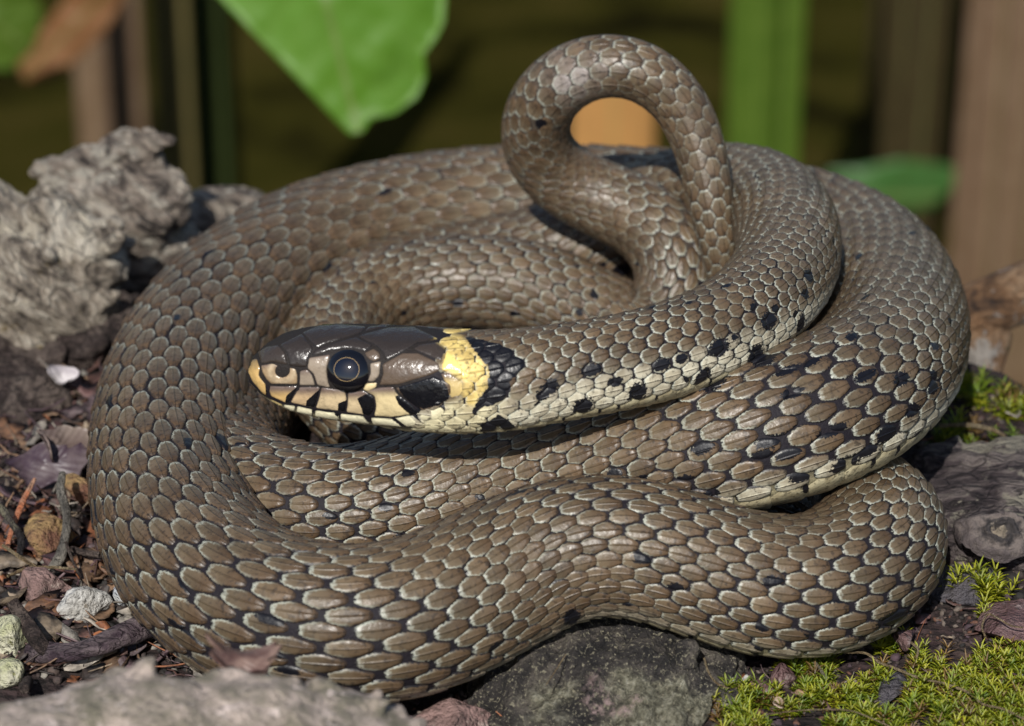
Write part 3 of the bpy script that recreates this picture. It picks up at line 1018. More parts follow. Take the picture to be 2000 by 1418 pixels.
M_ROOT = bark_material('root_bark', (.02, .014, .012), (.075, .052, .046), (.20, .155, .13), (1, 1, 1), k=2.0)
M_PURPLE = bark_material('violet_root_bark', (.03, .018, .024), (.095, .062, .08), (.22, .17, .18), (1, 3, 1), k=1.6)
M_STRAW = bark_material('straw', (.16, .10, .05), (.38, .28, .15), (.5, .4, .25), (1, 1, 1), k=3)
M_FRONT = stone_material('lichen_rock', (.54, .44, .38), (.20, .18, .13), (.74, .62, .56), 1.8)
M_WHITE = stone_material('chalk_stone', (.58, .57, .54), (.42, .40, .36), (.22, .19, .15), 2.0)
M_BLUE = stone_material('bluish_pebble', (.52, .56, .62), (.62, .63, .62), None, 2.0, .4)
M_TANST = stone_material('ochre_stone', (.36, .24, .10), (.16, .07, .045), None, 1.6)
M_GREENST = stone_material('greenish_stone', (.40, .41, .22), (.55, .53, .40), (.16, .16, .05), 1.6)
M_REDST = stone_material('maroon_stone', (.115, .062, .064), (.17, .105, .10), (.26, .2, .19), 1.2, .5)
M_PINKST = stone_material('pinkish_stone', (.30, .19, .17), (.16, .10, .09), (.36, .28, .24), 1.4)
M_SLATE = stone_material('slate_stone', (.045, .042, .050), (.09, .08, .088), (.03, .028, .03), 1.2, .55)

# ------------------------------------------------------------------ ground
def ground_z(x, y):
    P = np.stack([x, y, 0 * x], -1)
    near = .016 * fbm(P * 5, 21, 4) + .010 * fbm(P * 22, 31, 3)
    edge = np.interp(x, [-3, -1.2, -.5, .1, .55, .85, 3], [.75, .9, 1.0, .95, .55, .20, .10])
    t = sstep(0, 1, (y - edge) / 8.0)
    drop = -11 * t - .25 * sstep(0, .5, y - edge)
    return near - .006 + drop + .06 * sstep(0, .3, y - edge) * fbm(P * 2.5, 5, 3)


gx = np.unique(np.concatenate([np.linspace(-1.5, 1.5, 260), np.sign(np.linspace(-1, 1, 90)) * (1.5 + 500 * abs(np.linspace(-1, 1, 90)) ** 4)]))
gy = np.unique(np.concatenate([np.linspace(-1.5, 3.0, 260), np.linspace(3.1, 10, 60), -1.5 - 500 * np.linspace(0, 1, 40) ** 4, 10 + 900 * np.linspace(0, 1, 45) ** 4]))
GX, GY = np.meshgrid(gx, gy, indexing='ij')
GZ = ground_z(GX, GY)
ground = link('ground', mesh_np('ground', np.stack([GX, GY, GZ], -1).reshape(-1, 3), grid_faces(len(gx), len(gy))[:, ::-1]), M_SOIL)
tag(ground, kind='structure')


# ------------------------------------------------------------------ builders for stones, bark, roots and leaves
def icosphere(sub):
    import bmesh
    bm = bmesh.new()
    bmesh.ops.create_icosphere(bm, subdivisions=sub, radius=1)
    V = np.array([v.co[:] for v in bm.verts])
    F = np.array([[v.index for v in f.verts] for f in bm.faces])
    bm.free()
    return V, F


ICO = {k: icosphere(k) for k in (1, 2, 3, 4, 5, 6)}


def rotm(rx, ry, rz):
    cx_, sx_, cy_, sy_, cz_, sz_ = math.cos(rx), math.sin(rx), math.cos(ry), math.sin(ry), math.cos(rz), math.sin(rz)
    X = np.array([[1, 0, 0], [0, cx_, -sx_], [0, sx_, cx_]])
    Y = np.array([[cy_, 0, sy_], [0, 1, 0], [-sy_, 0, cy_]])
    Z = np.array([[cz_, -sz_, 0], [sz_, cz_, 0], [0, 0, 1]])
    return Z @ Y @ X


def stone_verts(V, radii, seed, rough=.18, facets=9, fine=.05, freq=1.6):
    rg = np.random.default_rng(seed)
    W = V.copy()
    for _ in range(facets):         # slice off caps so the stone gets broad faces and edges
        n = rg.normal(size=3); n /= np.linalg.norm(n)
        d = rg.uniform(.5, .88)
        over = np.maximum(W @ n - d, 0)
        W = W - over[:, None] * n
    W = W * (1 + rough * fbm(V * freq + seed, seed, 4)[:, None] + fine * fbm(V * 7 + seed, seed + 9, 4)[:, None])
    return W * np.array(radii)


def stone(name, label, cat, c, radii, mat, seed, sub=4, rot=(0, 0, 0), group=None, **kw):
    V, F = ICO[sub]
    W = stone_verts(V, radii, seed, **kw) @ rotm(*rot).T
    o = link(name, mesh_np(name, W, F), mat)
    o.location = tuple(c)
    return tag(o, label, cat, group)


def blob(name, label, cat, parts, origin, mat, voxel, seed, amp, freq=(6, 6, 6), fine=.3, ridge=False, group=None, turn=0.0):
    """One lump grown together from several ellipsoids (centre, radii, rotation), then roughened."""
    Vs, Fs, off = [], [], 0
    V, F = ICO[4]
    for c, rr_, ro in parts:
        Vs.append((V * np.array(rr_)) @ rotm(*ro).T + np.array(c) - origin)
        Fs.append(F + off); off += len(V)
    me = mesh_np(name, np.vstack(Vs), np.vstack(Fs))
    tmp = bpy.data.objects.new(name + '_tmp', me)
    COL.objects.link(tmp)
    md = tmp.modifiers.new('r', 'REMESH')
    md.mode = 'VOXEL'; md.voxel_size = voxel
    dg = bpy.context.evaluated_depsgraph_get()
    ev = tmp.evaluated_get(dg)
    m2 = bpy.data.meshes.new_from_object(ev)
    bpy.data.objects.remove(tmp); bpy.data.meshes.remove(me)
    n = len(m2.vertices)
    co = np.empty(n * 3); m2.vertices.foreach_get('co', co); co = co.reshape(-1, 3)
    no = np.array([v.normal[:] for v in m2.vertices])
    q = (co @ rotm(0, turn, 0).T) * np.array(freq)
    h = fbm(q, seed, 5, .55)
    if ridge:
        h = h * .5 + .8 * (.5 - np.abs(fbm(q * .8 + 3, seed + 40, 4, .55)) * 2)
    h = h + fine * fbm(co * 45, seed + 70, 3)
    co = co + no * (amp * h)[:, None]
    m2.vertices.foreach_set('co', co.ravel()); m2.update()
    m2.name = name
    m2.materials.clear()
    o = link(name, m2, mat)
    o.location = tuple(origin)
    return tag(o, label, cat, group)


def sweep(pts, rads, nseg=12, seed=0, rough=.12, per=10):
    C_, p_ = catmull(np.array(pts, float), per)
    r_ = np.interp(p_, np.arange(len(pts)), rads)
    T_ = np.gradient(C_, axis=0); T_ /= np.linalg.norm(T_, axis=1)[:, None] + 1e-9
    ref = np.array([0.13, -.4, 1.0])
    N_ = ref - T_ * (T_ @ ref)[:, None]; N_ /= np.linalg.norm(N_, axis=1)[:, None]
    B_ = np.cross(T_, N_)
    th = np.linspace(0, 2 * math.pi, nseg, endpoint=False)
    rr_ = r_[:, None] * np.ones(nseg)
    ring = np.cos(th)[None, :, None] * N_[:, None] + np.sin(th)[None, :, None] * B_[:, None]
    P_ = C_[:, None] + rr_[..., None] * ring
    P_ = C_[:, None] + (rr_ * (1 + rough * 2 * fbm(P_ / (np.mean(rads) * 2.5) + seed, seed, 3)))[..., None] * ring
    n = len(C_)
    V = np.vstack([P_.reshape(-1, 3), C_[:1], C_[-1:]])
    F = [tuple(f) for f in grid_faces(n, nseg, True)]
    F += [(j, (j + 1) % nseg, n * nseg) for j in range(nseg)]
    F += [((n - 1) * nseg + (j + 1) % nseg, (n - 1) * nseg + j, n * nseg + 1) for j in range(nseg)]
    return V, F


def tube(name, label, cat, pts, rads, mat, seed=0, rough=.12, nseg=12, group=None, parent=None):
    """pts in world units."""
    V, F = sweep(pts, rads, nseg, seed, rough)
    org = np.array(pts[0]) if parent is None else np.zeros(3)
    o = link(name, mesh_np(name, V - org, F), mat, parent)
    o.location = tuple(org)
    return tag(o, label, cat, group)


def px_tube(name, label, cat, pts, mat, seed=0, rough=.12, group=None, nseg=10):
    """pts: (pixel x, pixel y, height, diameter px) lying near the ground."""
    W = [at(p[0], p[1], p[2]) for p in pts]
    rr_ = [p[3] / 2 * depth(w) / FPX for p, w in zip(pts, W)]
    return tube(name, label, cat, W, rr_, mat, seed, rough, nseg, group)


def flake(name, label, cat, c, size, rot, mat, seed, thick=.004, curl=.25, aspect=.6, group=None, ragged=.25):
    """Curled fragment of leaf or bark with a ragged outline and real thickness."""
    nr_, nt_ = 9, 40
    rr_ = np.linspace(0, 1, nr_); th = np.linspace(0, 2 * math.pi, nt_, endpoint=False)
    Rg, Tg = np.meshgrid(rr_, th, indexing='ij')
    out = 1 + ragged * fbm(np.stack([np.cos(Tg) * 2, np.sin(Tg) * 2, 0 * Tg], -1) + seed, seed, 4)
    x = Rg * np.cos(Tg) * out; y = Rg * np.sin(Tg) * aspect * out
    z = curl * (x ** 2 * .6 - y ** 2 * .8) + .16 * fbm(np.stack([x * 2, y * 2, 0 * x], -1) + seed, seed + 3, 4)
    top = np.stack([x, y, z], -1).reshape(-1, 3) * size
    bot = top - np.array([0, 0, thick])
    n = len(top)
    Fg = grid_faces(nr_, nt_, True)
    rim0 = (nr_ - 1) * nt_ + np.arange(nt_)
    rim = np.stack([rim0, rim0 + n, np.roll(rim0, -1) + n, np.roll(rim0, -1)], -1)
    F = np.vstack([Fg, Fg[:, ::-1] + n, rim])
    uv = np.stack([(y / aspect + 1) / 2, (x + 1) / 2], -1).reshape(-1, 2)
    o = link(name, mesh_np(name, np.vstack([top, bot]) @ rotm(*rot).T, F, np.vstack([uv, uv])), mat)
    o.location = tuple(c)
    return tag(o, label, cat, group)


def pxs(px, c):
    return px * depth(c) / FPX


def crag(parts, n, size, seed):
    """Add splinters and bosses over the surface of the first lumps so the outline breaks up."""
    rg = np.random.default_rng(seed)
    out = list(parts)
    for _ in range(n):
        c, r_, ro = parts[rg.integers(min(len(parts), 5))]
        d = rg.normal(size=3); d[2] = abs(d[2]) * .8; d /= np.linalg.norm(d)
        p = np.array(c) + rotm(*ro) @ (d * np.array(r_) * rg.uniform(.86, 1.02))
        s_ = size * rg.uniform(.5, 1.3)
        out.append((p, (s_ * rg.uniform(.8, 2.2), s_ * rg.uniform(.6, 1.2), s_ * rg.uniform(.4, .9)), (rg.uniform(-.5, .5), rg.uniform(-1.1, -.1), rg.uniform(-.6, .6))))
    return out


# ------------------------------------------------------------------ large pieces round the snake
c0 = at_y(215, 420, .74)
blob('weathered_stump', 'knobbly grey driftwood stump behind the left edge of the coil, twin knobs on top', 'stump', crag([
    (c0, (.15, .13, .095), (0, -.25, .1)), (c0 + (-.09, .02, -.06), (.15, .14, .09), (0, -.5, 0)),
    (at_y(290, 322, .76), (.034, .035, .055), (0, .15, 0)), (at_y(222, 335, .76), (.05, .05, .05), (0, 0, 0)),
    (at_y(140, 370, .74), (.07, .05, .045), (0, -.5, 0)), (c0 + (.05, .0, -.10), (.12, .12, .12), (0, 0, 0)),
    (c0 + (-.02, .03, -.25), (.22, .16, .16), (0, 0, 0))], 46, .026, 4), c0 + (0, 0, -.3), M_LOG, .0048, 3, .022, (9, 9, 22), .35, True)
c1 = at_y(70, 545, .42)
blob('pale_bark_log', 'pale lichen-crusted bark log at the left picture edge, below the knobbly stump', 'log', crag([
    (c1, (.16, .13, .085), (0, .55, .15)), (c1 + (-.10, .05, .06), (.15, .14, .085), (0, .5, .1)), (c1 + (.05, .04, .05), (.11, .10, .06), (0, .5, 0)), (c1 + (.0, .02, -.10), (.15, .15, .10), (0, 0, 0))], 40, .022, 6),
     c1 + (0, 0, -.2), M_PALE, .005, 8, .018, (18, 8, 6), .35, True, turn=.8)
c2 = at_y(440, 425, .98)
blob('grey_root_end', 'rounded grey root end peeping over the back of the coil beside the stump', 'root', crag([
    (c2, (.10, .08, .055), (0, .05, .2)), (c2 + (.02, .02, -.12), (.13, .1, .13), (0, 0, 0)), (c2 + (-.06, 0, -.03), (.05, .06, .06), (0, 0, 0))], 14, .02, 9),
     c2 + (0, 0, -.2), M_LOG, .006, 17, .018, (12, 12, 12), .3)
c3 = at(40, 760, .0)
blob('dark_root_bank', 'low ridge of dark rotten wood under the pale log, left of the coil', 'wood', crag([
    (c3, (.09, .13, .045), (0, .1, .2)), (c3 + (-.1, .05, 0), (.1, .16, .06), (0, 0, 0)), (at(185, 650, .02), (.06, .10, .045), (0, 0, -.4))], 26, .018, 12),
     c3, M_ROOT, .006, 23, .016, (12, 12, 12), .5, True)
c4 = at(1185, 1345, -.01)
blob('charred_bark_chunk', 'dark rough bark chunk propping up the front coil, pinkish patch on its face', 'bark', crag([
    (c4, (.17, .15, .088), (.12, 0, 0)), (c4 + (.0, .09, .03), (.10, .12, .066), (0, 0, 0)), (c4 + (-.10, .0, -.01), (.085, .13, .07), (0, .2, 0)),
    (c4 + (.1, .03, -.01), (.09, .12, .07), (0, -.2, 0))], 30, .016, 14), c4, M_CHAR, .0036, 31, .019, (16, 16, 20), .9, True)
c5 = at_y(330, 1420, -1.2)
blob('lichen_rock', 'blurred pale pinkish-grey rock filling the bottom left corner', 'rock', crag([
    (at_y(250, 1492, -1.22), (.17, .11, .10), (0, -.1, 0)), (at_y(480, 1478, -1.2), (.14, .1, .095), (0, .15, 0)), (at_y(660, 1448, -1.18), (.085, .08, .055), (0, .2, 0)),
    (at_y(90, 1515, -1.25), (.14, .1, .085), (0, 0, 0)), (at_y(380, 1560, -1.22), (.32, .14, .13), (0, 0, 0))], 26, .02, 16), c5 + (0, 0, -.15), M_FRONT, .006, 41, .012, (14, 14, 14), .35)
c6 = at(1945, 990, .01)
blob('knotted_bark_slab', 'purple-grey bark slab with a round knot, right of the lower coil', 'bark', crag([
    (c6, (.16, .17, .05), (0, 0, .2)), (c6 + (.08, .02, .005), (.15, .16, .055), (0, .1, 0)), (at(1850, 930, .02), (.06, .07, .045), (0, .2, .3)),
    (at(1960, 1040, .045), (.07, .05, .03), (0, 0, 0))], 24, .016, 15), c6, M_KNOT, .005, 47, .013, (9, 20, 12), .3, True)
# the knot of the bark slab: concentric rings round a pale core, set into its surface
slab = bpy.data.objects['knotted_bark_slab']
sv = np.array([v.co[:] for v in slab.data.vertices]) + np.array(slab.location)
bs = BVHTree.FromPolygons(sv.tolist(), [tuple(p.vertices) for p in slab.data.polygons])
kd = ray(1955, 1040)
kp = np.array(bs.ray_cast(Vector(EYE), Vector(kd / np.linalg.norm(kd)))[0])
rk = np.linspace(0, 1, 26); tk = np.linspace(0, 2 * math.pi, 56, endpoint=False)
RK, TK = np.meshgrid(rk, tk, indexing='ij')
wob = 1 + .45 * fbm(np.stack([np.cos(TK) * 1.5, np.sin(TK) * 1.5, RK * 2], -1), 61, 3)
zk = .012 * np.cos(RK * 15) * (1 - RK) + .010 * (1 - RK ** 2) - .012 * sstep(.8, 1, RK) + .006 * fbm(np.stack([RK * np.cos(TK) * 9, RK * np.sin(TK) * 9, 0 * RK], -1), 62, 3)
kv = np.stack([RK * np.cos(TK) * .050 * wob, RK * np.sin(TK) * .040 * wob, zk], -1).reshape(-1, 3) @ rotm(.55, 0, .1).T
mk = NT('bark_knot')
uk = mk.n('SeparateXYZ'); mk.put(uk.inputs[0], mk.n('UVMap', uv_map='UVMap').outputs[0])
nk_ = mk.noise(40, 6, .7, mk.coords('Object'))
ck = mk.ramp(mk.math('ADD', uk.outputs[0], mk.math('MULTIPLY', mk.math('SUBTRACT', nk_, .5), 1.3)), [(.10, (.30, .25, .19)), (.25, (.06, .052, .05)), (.45, (.03, .026, .028)), (.70, (.17, .14, .125)), (.95, (.09, .072, .072))])
mk.out(ck, .85, mk.bump(nk_, .9, .02))
link('knot', mesh_np('knot', kv + kp - np.array(slab.location), grid_faces(26, 56, True), np.stack([RK.ravel(), TK.ravel()], -1)), mk.m, slab)
W_ = [at_y(1720, 700, .50), at_y(1830, 648, .51), at_y(1930, 600, .52), at_y(2030, 556, .54), at_y(2180, 496, .56)]
br = tube('mottled_branch', 'thick mottled brown branch lying behind the right side of the coil', 'branch', W_,
          [.054, .053, .050, .048, .048], M_TWIG, 5, .10, 28)
V, F = sweep([W_[2] + np.array((.0, -.03, -.03)), W_[2] + np.array((-.02, -.10, -.12)), W_[2] + np.array((-.05, -.16, -.22))], [.035, .028, .02], 12, 4, .15)
link('side_shoot', mesh_np('side_shoot', V - W_[0], F), M_TWIG, br)

# stones and litter, left side
def on(px, py, z=.01):
    p = at(px, py, z)
    return p


stone('white_stone', 'angular white stone lying left of the coil', 'stone', on(165, 1178, .022), (.042, .028, .024), M_WHITE, 61, 4, (.2, .15, .5), facets=12)
stone('bluish_pebble', 'small bluish-white pebble touching the coil beside the angular white stone', 'pebble', on(238, 1160, .02), (.014, .016, .022), M_BLUE, 62, 3, (.1, .4, 0))
stone('ochre_stone', 'ochre stone with a dark red underside against the left coil', 'stone', on(160, 955, .03), (.035, .03, .022), M_TANST, 63, 4, (.2, .2, .3))
stone('chalky_stone', 'chalky white stone above the ochre one, against the coil', 'stone', on(160, 868, .03), (.026, .025, .024), M_WHITE, 64, 4, (0, .3, .8))
stone('greenish_stone', 'yellow-green tinted stone at the lower left picture edge', 'stone', on(18, 1248, .025), (.032, .03, .032), M_GREENST, 65, 4, (.1, 0, .4))
stone('mossy_stone', 'olive stone just below the yellow-green one at the left edge', 'stone', on(22, 1318, .012), (.03, .025, .022), M_GREENST, 66, 3, (0, 0, 0))
stone('red_brown_stone', 'flat red-brown stone under the curved grey root', 'stone', on(95, 1045, .02), (.055, .045, .025), M_TANST, 67, 4, (.1, .1, .5))
stone('brown_stone', 'dull brown stone left of the angular white stone', 'stone', on(85, 1140, .012), (.05, .04, .024), M_PINKST, 68, 4, (0, .1, .2))
stone('maroon_stone', 'flat maroon stone with pale root threads at the right picture edge', 'stone', on(1995, 1222, .012), (.072, .07, .026), M_REDST, 69, 5, (.05, -.05, .3), facets=14)
stone('slate_stone', 'dark slate-grey stone between the bark slab and the maroon stone', 'stone', on(1895, 1135, .006), (.075, .06, .022), M_SLATE, 70, 4, (0, .05, .2))
stone('pinkish_stone', 'pinkish stone at the bottom edge left of the charred bark chunk', 'stone', on(880, 1410, .0), (.075, .06, .032), M_PINKST, 71, 4, (0, 0, .2))
stone('brick_red_crumb', 'brick-red earth crumb in the moss below the front coil', 'earth crumb', on(1530, 1318, .012), (.020, .016, .018), M_REDST, 72, 3, (0, 0, 0))
stone('brick_red_crumb', 'flat brick-red earth crumb beside the two tiny white pebbles', 'earth crumb', on(1490, 1345, .008), (.026, .018, .010), M_REDST, 73, 3, (0, 0, 0))
stone('tiny_pebble', 'tiny white pebble in the moss, left one of a pair', 'pebble', on(1431, 1328, .012), (.0048, .0045, .0045), M_BLUE, 74, 2)
stone('tiny_pebble', 'tiny pinkish pebble in the moss, right one of a pair', 'pebble', on(1457, 1326, .012), (.007, .006, .0065), M_WHITE, 75, 2)
stone('grey_earth_lump', 'grey elongated earth lump in the middle of the moss', 'earth crumb', on(1745, 1345, .006), (.018, .055, .014), M_SLATE, 76, 4, (0, 0, -.35))
stone('dark_earth_lump', 'dark brown earth lump at the moss edge close under the coil', 'earth crumb', on(1765, 1245, .01), (.02, .03, .016), M_REDST, 77, 3, (0, 0, .1))
flake('purple_leaf', 'curled dark purple dead leaf left of the coil', 'dead leaf', on(92, 905, .05), .06, (.7, -.2, .3), leaf_material('purple_leaf', (.05, .03, .045), (.13, .10, .105), 5, .1, rib_k=0), 81, curl=.7, ragged=.55)
flake('brown_leaf', 'wrinkled grey-brown dead leaf above the purple one', 'dead leaf', on(118, 868, .06), .055, (.9, .3, 1.0), leaf_material('greybrown_leaf', (.14, .10, .09), (.24, .19, .16), 5, .1, rib_k=0), 82, curl=.7, ragged=.5)
flake('pale_flake', 'small white birch flake under the pale log', 'bark flake', on(122, 728, .05), .026, (.6, .3, .4), leaf_material('birch_flake', (.45, .40, .42), (.6, .56, .56), 3, .1, rib_k=0), 83, curl=.6)
flake('bark_flake', 'curled reddish bark flake between the bottom left rock and the coil', 'bark flake', at_y(478, 1284, -1.06), .042, (.25, .15, .15), leaf_material('reddish_flake', (.09, .045, .04), (.24, .16, .13), 8, .05, rib_k=0), 84, thick=.008, curl=.9, aspect=.5, ragged=.7)
flake('beige_flake', 'small oval beige seed scale lying in the moss', 'seed scale', on(1522, 1372, .014), .013, (.3, .1, 1.5), leaf_material('beige_flake', (.5, .36, .27), (.62, .48, .38), 3, .2), 85, curl=.2, aspect=.6, thick=.002)
flake('beige_flake', 'tiny tan seed scale in the moss, right of the brick-red crumbs', 'seed scale', on(1565, 1352, .012), .009, (.5, .2, .5), leaf_material('tan_flake', (.4, .25, .16), (.5, .34, .22), 3, .2), 86, curl=.2, thick=.002)

px_tube('curved_root', 'grey curved root standing between stones left of the coil', 'root', [(122, 925, .09, 14), (118, 960, .08, 17), (130, 1000, .06, 18), (128, 1045, .04, 18), (118, 1085, .02, 22), (105, 1110, .0, 26)], bark_material('grey_root_bark', (.08, .07, .06), (.24, .22, .19), (.36, .33, .28), k=2), 3)
px_tube('violet_root', 'thick violet-brown root running under the lower left of the coil', 'root', [(60, 1275, .01, 46), (150, 1272, .03, 40), (230, 1245, .04, 46), (310, 1215, .03, 60), (390, 1190, .0, 56)], M_PURPLE, 4, .14)
px_tube('forked_root', 'brown root rising left of the violet root', 'root', [(25, 1175, .06, 24), (50, 1215, .04, 30), (80, 1262, .03, 34), (110, 1300, .0, 30)], M_ROOT, 5, .15)
px_tube('dark_twig', 'black bent twig near the left picture edge', 'twig', [(0, 985, .07, 16), (22, 1020, .05, 14), (40, 1050, .03, 16), (38, 1090, .01, 14)], M_DARKBARK, 6)
px_tube('orange_sliver', 'orange-red wood sliver leaning left of the grey root', 'wood sliver', [(68, 935, .07, 7), (45, 980, .05, 13), (25, 1030, .03, 11), (14, 1068, .02, 10)], stone_material('orange_wood', (.50, .16, .07), (.5, .30, .2), None, 3), 7)
px_tube('amber_stem', 'amber grass stem crossing the litter at the left edge', 'grass stem', [(5, 1065, .04, 7), (45, 1092, .03, 8), (75, 1112, .02, 7)], M_STRAW, 8)
px_tube('pale_straw', 'pale straw lying across the litter left of the coil', 'straw', [(15, 1125, .04, 7), (55, 1110, .035, 7), (100, 1108, .03, 6), (150, 1112, .02, 5)], M_STRAW, 9)
px_tube('short_twig', 'short twig with a yellow cut end against the coil', 'twig', [(140, 1072, .02, 12), (170, 1080, .025, 13), (197, 1084, .03, 14)], M_ROOT, 10)
px_tube('thin_twig', 'thin brown twig in front of the grey root', 'twig', [(128, 1058, .05, 6), (142, 1095, .03, 6), (158, 1128, .01, 5)], M_ROOT, 11)
px_tube('cut_twig', 'stubby twig pointing at the viewer above the bottom left rock', 'twig', [(45, 1340, .03, 20), (48, 1346, .035, 20), (55, 1330, .01, 22)], M_ROOT, 12)
px_tube('curled_straw', 'long curled straw lying across the moss to the bottom right corner', 'straw', [(1648, 1275, .035, 4), (1690, 1276, .032, 5), (1720, 1295, .026, 5), (1740, 1302, .026, 5.5), (1790, 1322, .028, 5), (1850, 1337, .026, 5), (1890, 1352, .026, 5), (1920, 1375, .024, 4.5), (1960, 1385, .024, 4.5), (2010, 1410, .024, 4)], M_STRAW, 13, .05)
px_tube('short_straw', 'short hooked straw standing in the moss by the coil', 'straw', [(1780, 1255, .03, 5), (1793, 1268, .028, 5), (1790, 1285, .015, 4)], M_STRAW, 14, .05)
px_tube('root_thread', 'pale root thread looping over the maroon stone', 'root thread', [(1925, 1245, .03, 4), (1918, 1225, .034, 4), (1930, 1200, .036, 4), (1950, 1208, .042, 3.5), (1975, 1222, .042, 3), (1998, 1226, .042, 3)], M_STRAW, 15, .05)
px_tube('grass_thread', 'fine pale grass thread crossing the lower moss', 'grass thread', [(1500, 1395, .03, 3), (1570, 1387, .03, 3), (1660, 1388, .03, 3), (1700, 1402, .028, 3), (1740, 1420, .026, 3)], M_STRAW, 16, .05)
px_tube('curved_thread', 'brown curved grass thread at the right foot of the charred bark chunk', 'grass thread', [(1375, 1285, .05, 4), (1385, 1315, .035, 4), (1405, 1338, .025, 4), (1440, 1345, .018, 4)], M_STRAW, 17, .05)
px_tube('bristle', 'single pale bristle stuck to the charred bark chunk', 'bristle', [(1105, 1278, .085, 2.2), (1085, 1310, .08, 2.2), (1066, 1338, .072, 2)], M_STRAW, 18, .02)
px_tube('bent_straw', 'pale bent straw behind the bark slab at the right edge', 'straw', [(1835, 832, .05, 8), (1890, 830, .055, 9), (1935, 838, .05, 9), (1962, 852, .03, 7)], M_STRAW, 19, .05)
px_tube('dark_stick', 'thin dark stick poking from under the front coil into the moss', 'twig', [(1585, 1288, .02, 7), (1600, 1305, .022, 7), (1617, 1330, .014, 6)], M_DARKBARK, 20)

# ------------------------------------------------------------------ loose crumbs of the forest floor (uncountable)
def crumbs(name, label, cat, n, region, sizes, palette, seed):
    rg = np.random.default_rng(seed)
    V, F = ICO[1]
    Vs, Cs = [], []
    k = 0
    while k < n:
        px, py = region(rg)
        p = at(px, py, 0.0)
        p[2] = ground_z(np.array([p[0]]), np.array([p[1]]))[0]
        s_ = rg.uniform(*sizes) * (1 if rg.random() < .85 else 1.8)
        W = V * (1 + .35 * rg.normal(size=(len(V), 1))) * np.array([1, rg.uniform(.5, 1), rg.uniform(.35, .8)]) * s_
        Vs.append(W @ rotm(rg.uniform(-.6, .6), rg.uniform(-.6, .6), rg.uniform(0, 6)).T + p + (0, 0, s_ * .25))
        c = np.array(palette[rg.integers(len(palette))]) * rg.uniform(.6, 1.25)
        Cs.append(np.tile(np.append(c, 1), (len(V), 1)))
        k += 1
    FF = (F[None] + (np.arange(n) * len(V))[:, None, None]).reshape(-1, 3)
    m = NT(name)
    a = m.n('VertexColor', layer_name='tint')
    pos = m.n('NewGeometry').outputs['Position']
    c = m.mix(m.ss(m.noise(150, 4, .6, pos), .4, .7), a.outputs['Color'], m.mix(.6, a.outputs['Color'], (.01, .01, .01)))
    m.out(c, .8, m.bump(m.noise(160, 4, .6, pos), .6, .005))
    o = link(name, mesh_np(name, np.vstack(Vs), FF, col=np.vstack(Cs)), m.m, smooth=False)
    return tag(o, label, cat, kind='stuff')


def reg_left(rg):
    while True:
        x, y = rg.uniform(-20, 470), rg.uniform(640, 1330)
        if rg.random() < .85: return x, y


def reg_right(rg):
    return (rg.uniform(780, 2020), rg.uniform(1180, 1430)) if rg.random() < .7 else (rg.uniform(1780, 2020), rg.uniform(740, 1250))


PAL = [(.02, .016, .014), (.05, .034, .03), (.085, .06, .05), (.06, .036, .045), (.14, .11, .09), (.12, .055, .035), (.24, .22, .19)]
crumbs('soil_crumbs', 'dark crumbs of soil and rotten wood left of the coil', 'soil', 1700, reg_left, (.0025, .009), PAL, 91)
crumbs('soil_grains', 'dark soil grains between moss and stones', 'soil', 2200, reg_right, (.0018, .007), PAL[:6], 92)

def litter(name, label, n, region, sizes, palette, seed):
    """Curled scraps of leaf, bark and fibre, too many to count."""
    rg = np.random.default_rng(seed)
    Vs, Fs, Cs, off = [], [], [], 0
    for _ in range(n):
        px, py = region(rg)
        p = at(px, py, 0.0)
        p[2] = ground_z(np.array([p[0]]), np.array([p[1]]))[0] + rg.uniform(.003, .014)
        L_ = rg.uniform(*sizes); fibre = rg.random() < .45
        W_s = L_ * (rg.uniform(.05, .10) if fibre else rg.uniform(.3, .7))
        if fibre: L_ *= 1.8
        k = 7
        x = np.linspace(-1, 1, k)
        wy = W_s * (1 - .75 * x ** 2) * (1 + .35 * rg.normal(size=k))
        cu = rg.normal(0, .35)
        mid = np.stack([x * L_, cu * L_ * x ** 2 * .7 + .15 * L_ * rg.normal(size=k) * (0 if fibre else .5), .3 * L_ * x ** 2 * rg.random() + .05 * L_ * rg.normal(size=k)], -1)
        up_ = np.array([0, 0, .0012 + .1 * W_s])
        rows = [mid + np.stack([0 * x, wy, .25 * wy], -1), mid + up_, mid - np.stack([0 * x, wy, -.25 * wy], -1), mid - up_]
        V_ = np.stack(rows, 1).reshape(-1, 3) @ rotm(rg.uniform(-.5, .5), rg.uniform(-.4, .4), rg.uniform(0, 6.3)).T + p
        f = grid_faces(k, 4, True) + off
        Vs.append(V_); Fs.append(f); off += len(V_)
        c = np.array(palette[rg.integers(len(palette))]) * rg.uniform(.6, 1.3)
        Cs.append(np.tile(np.append(c, 1), (len(V_), 1)))
    m = NT(name)
    a = m.n('VertexColor', layer_name='tint')
    pos = m.n('NewGeometry').outputs['Position']
    c = m.mix(m.ss(m.noise(70, 4, .6, pos), .4, .65), a.outputs['Color'], m.mix(.6, a.outputs['Color'], (.012, .01, .01)))
    m.out(c, .6, m.bump(m.noise(120, 4, .6, pos), .5, .005))
    o = link(name, mesh_np(name, np.vstack(Vs), np.vstack(Fs), col=np.vstack(Cs)), m.m)
    return tag(o, label, 'litter', kind='stuff')


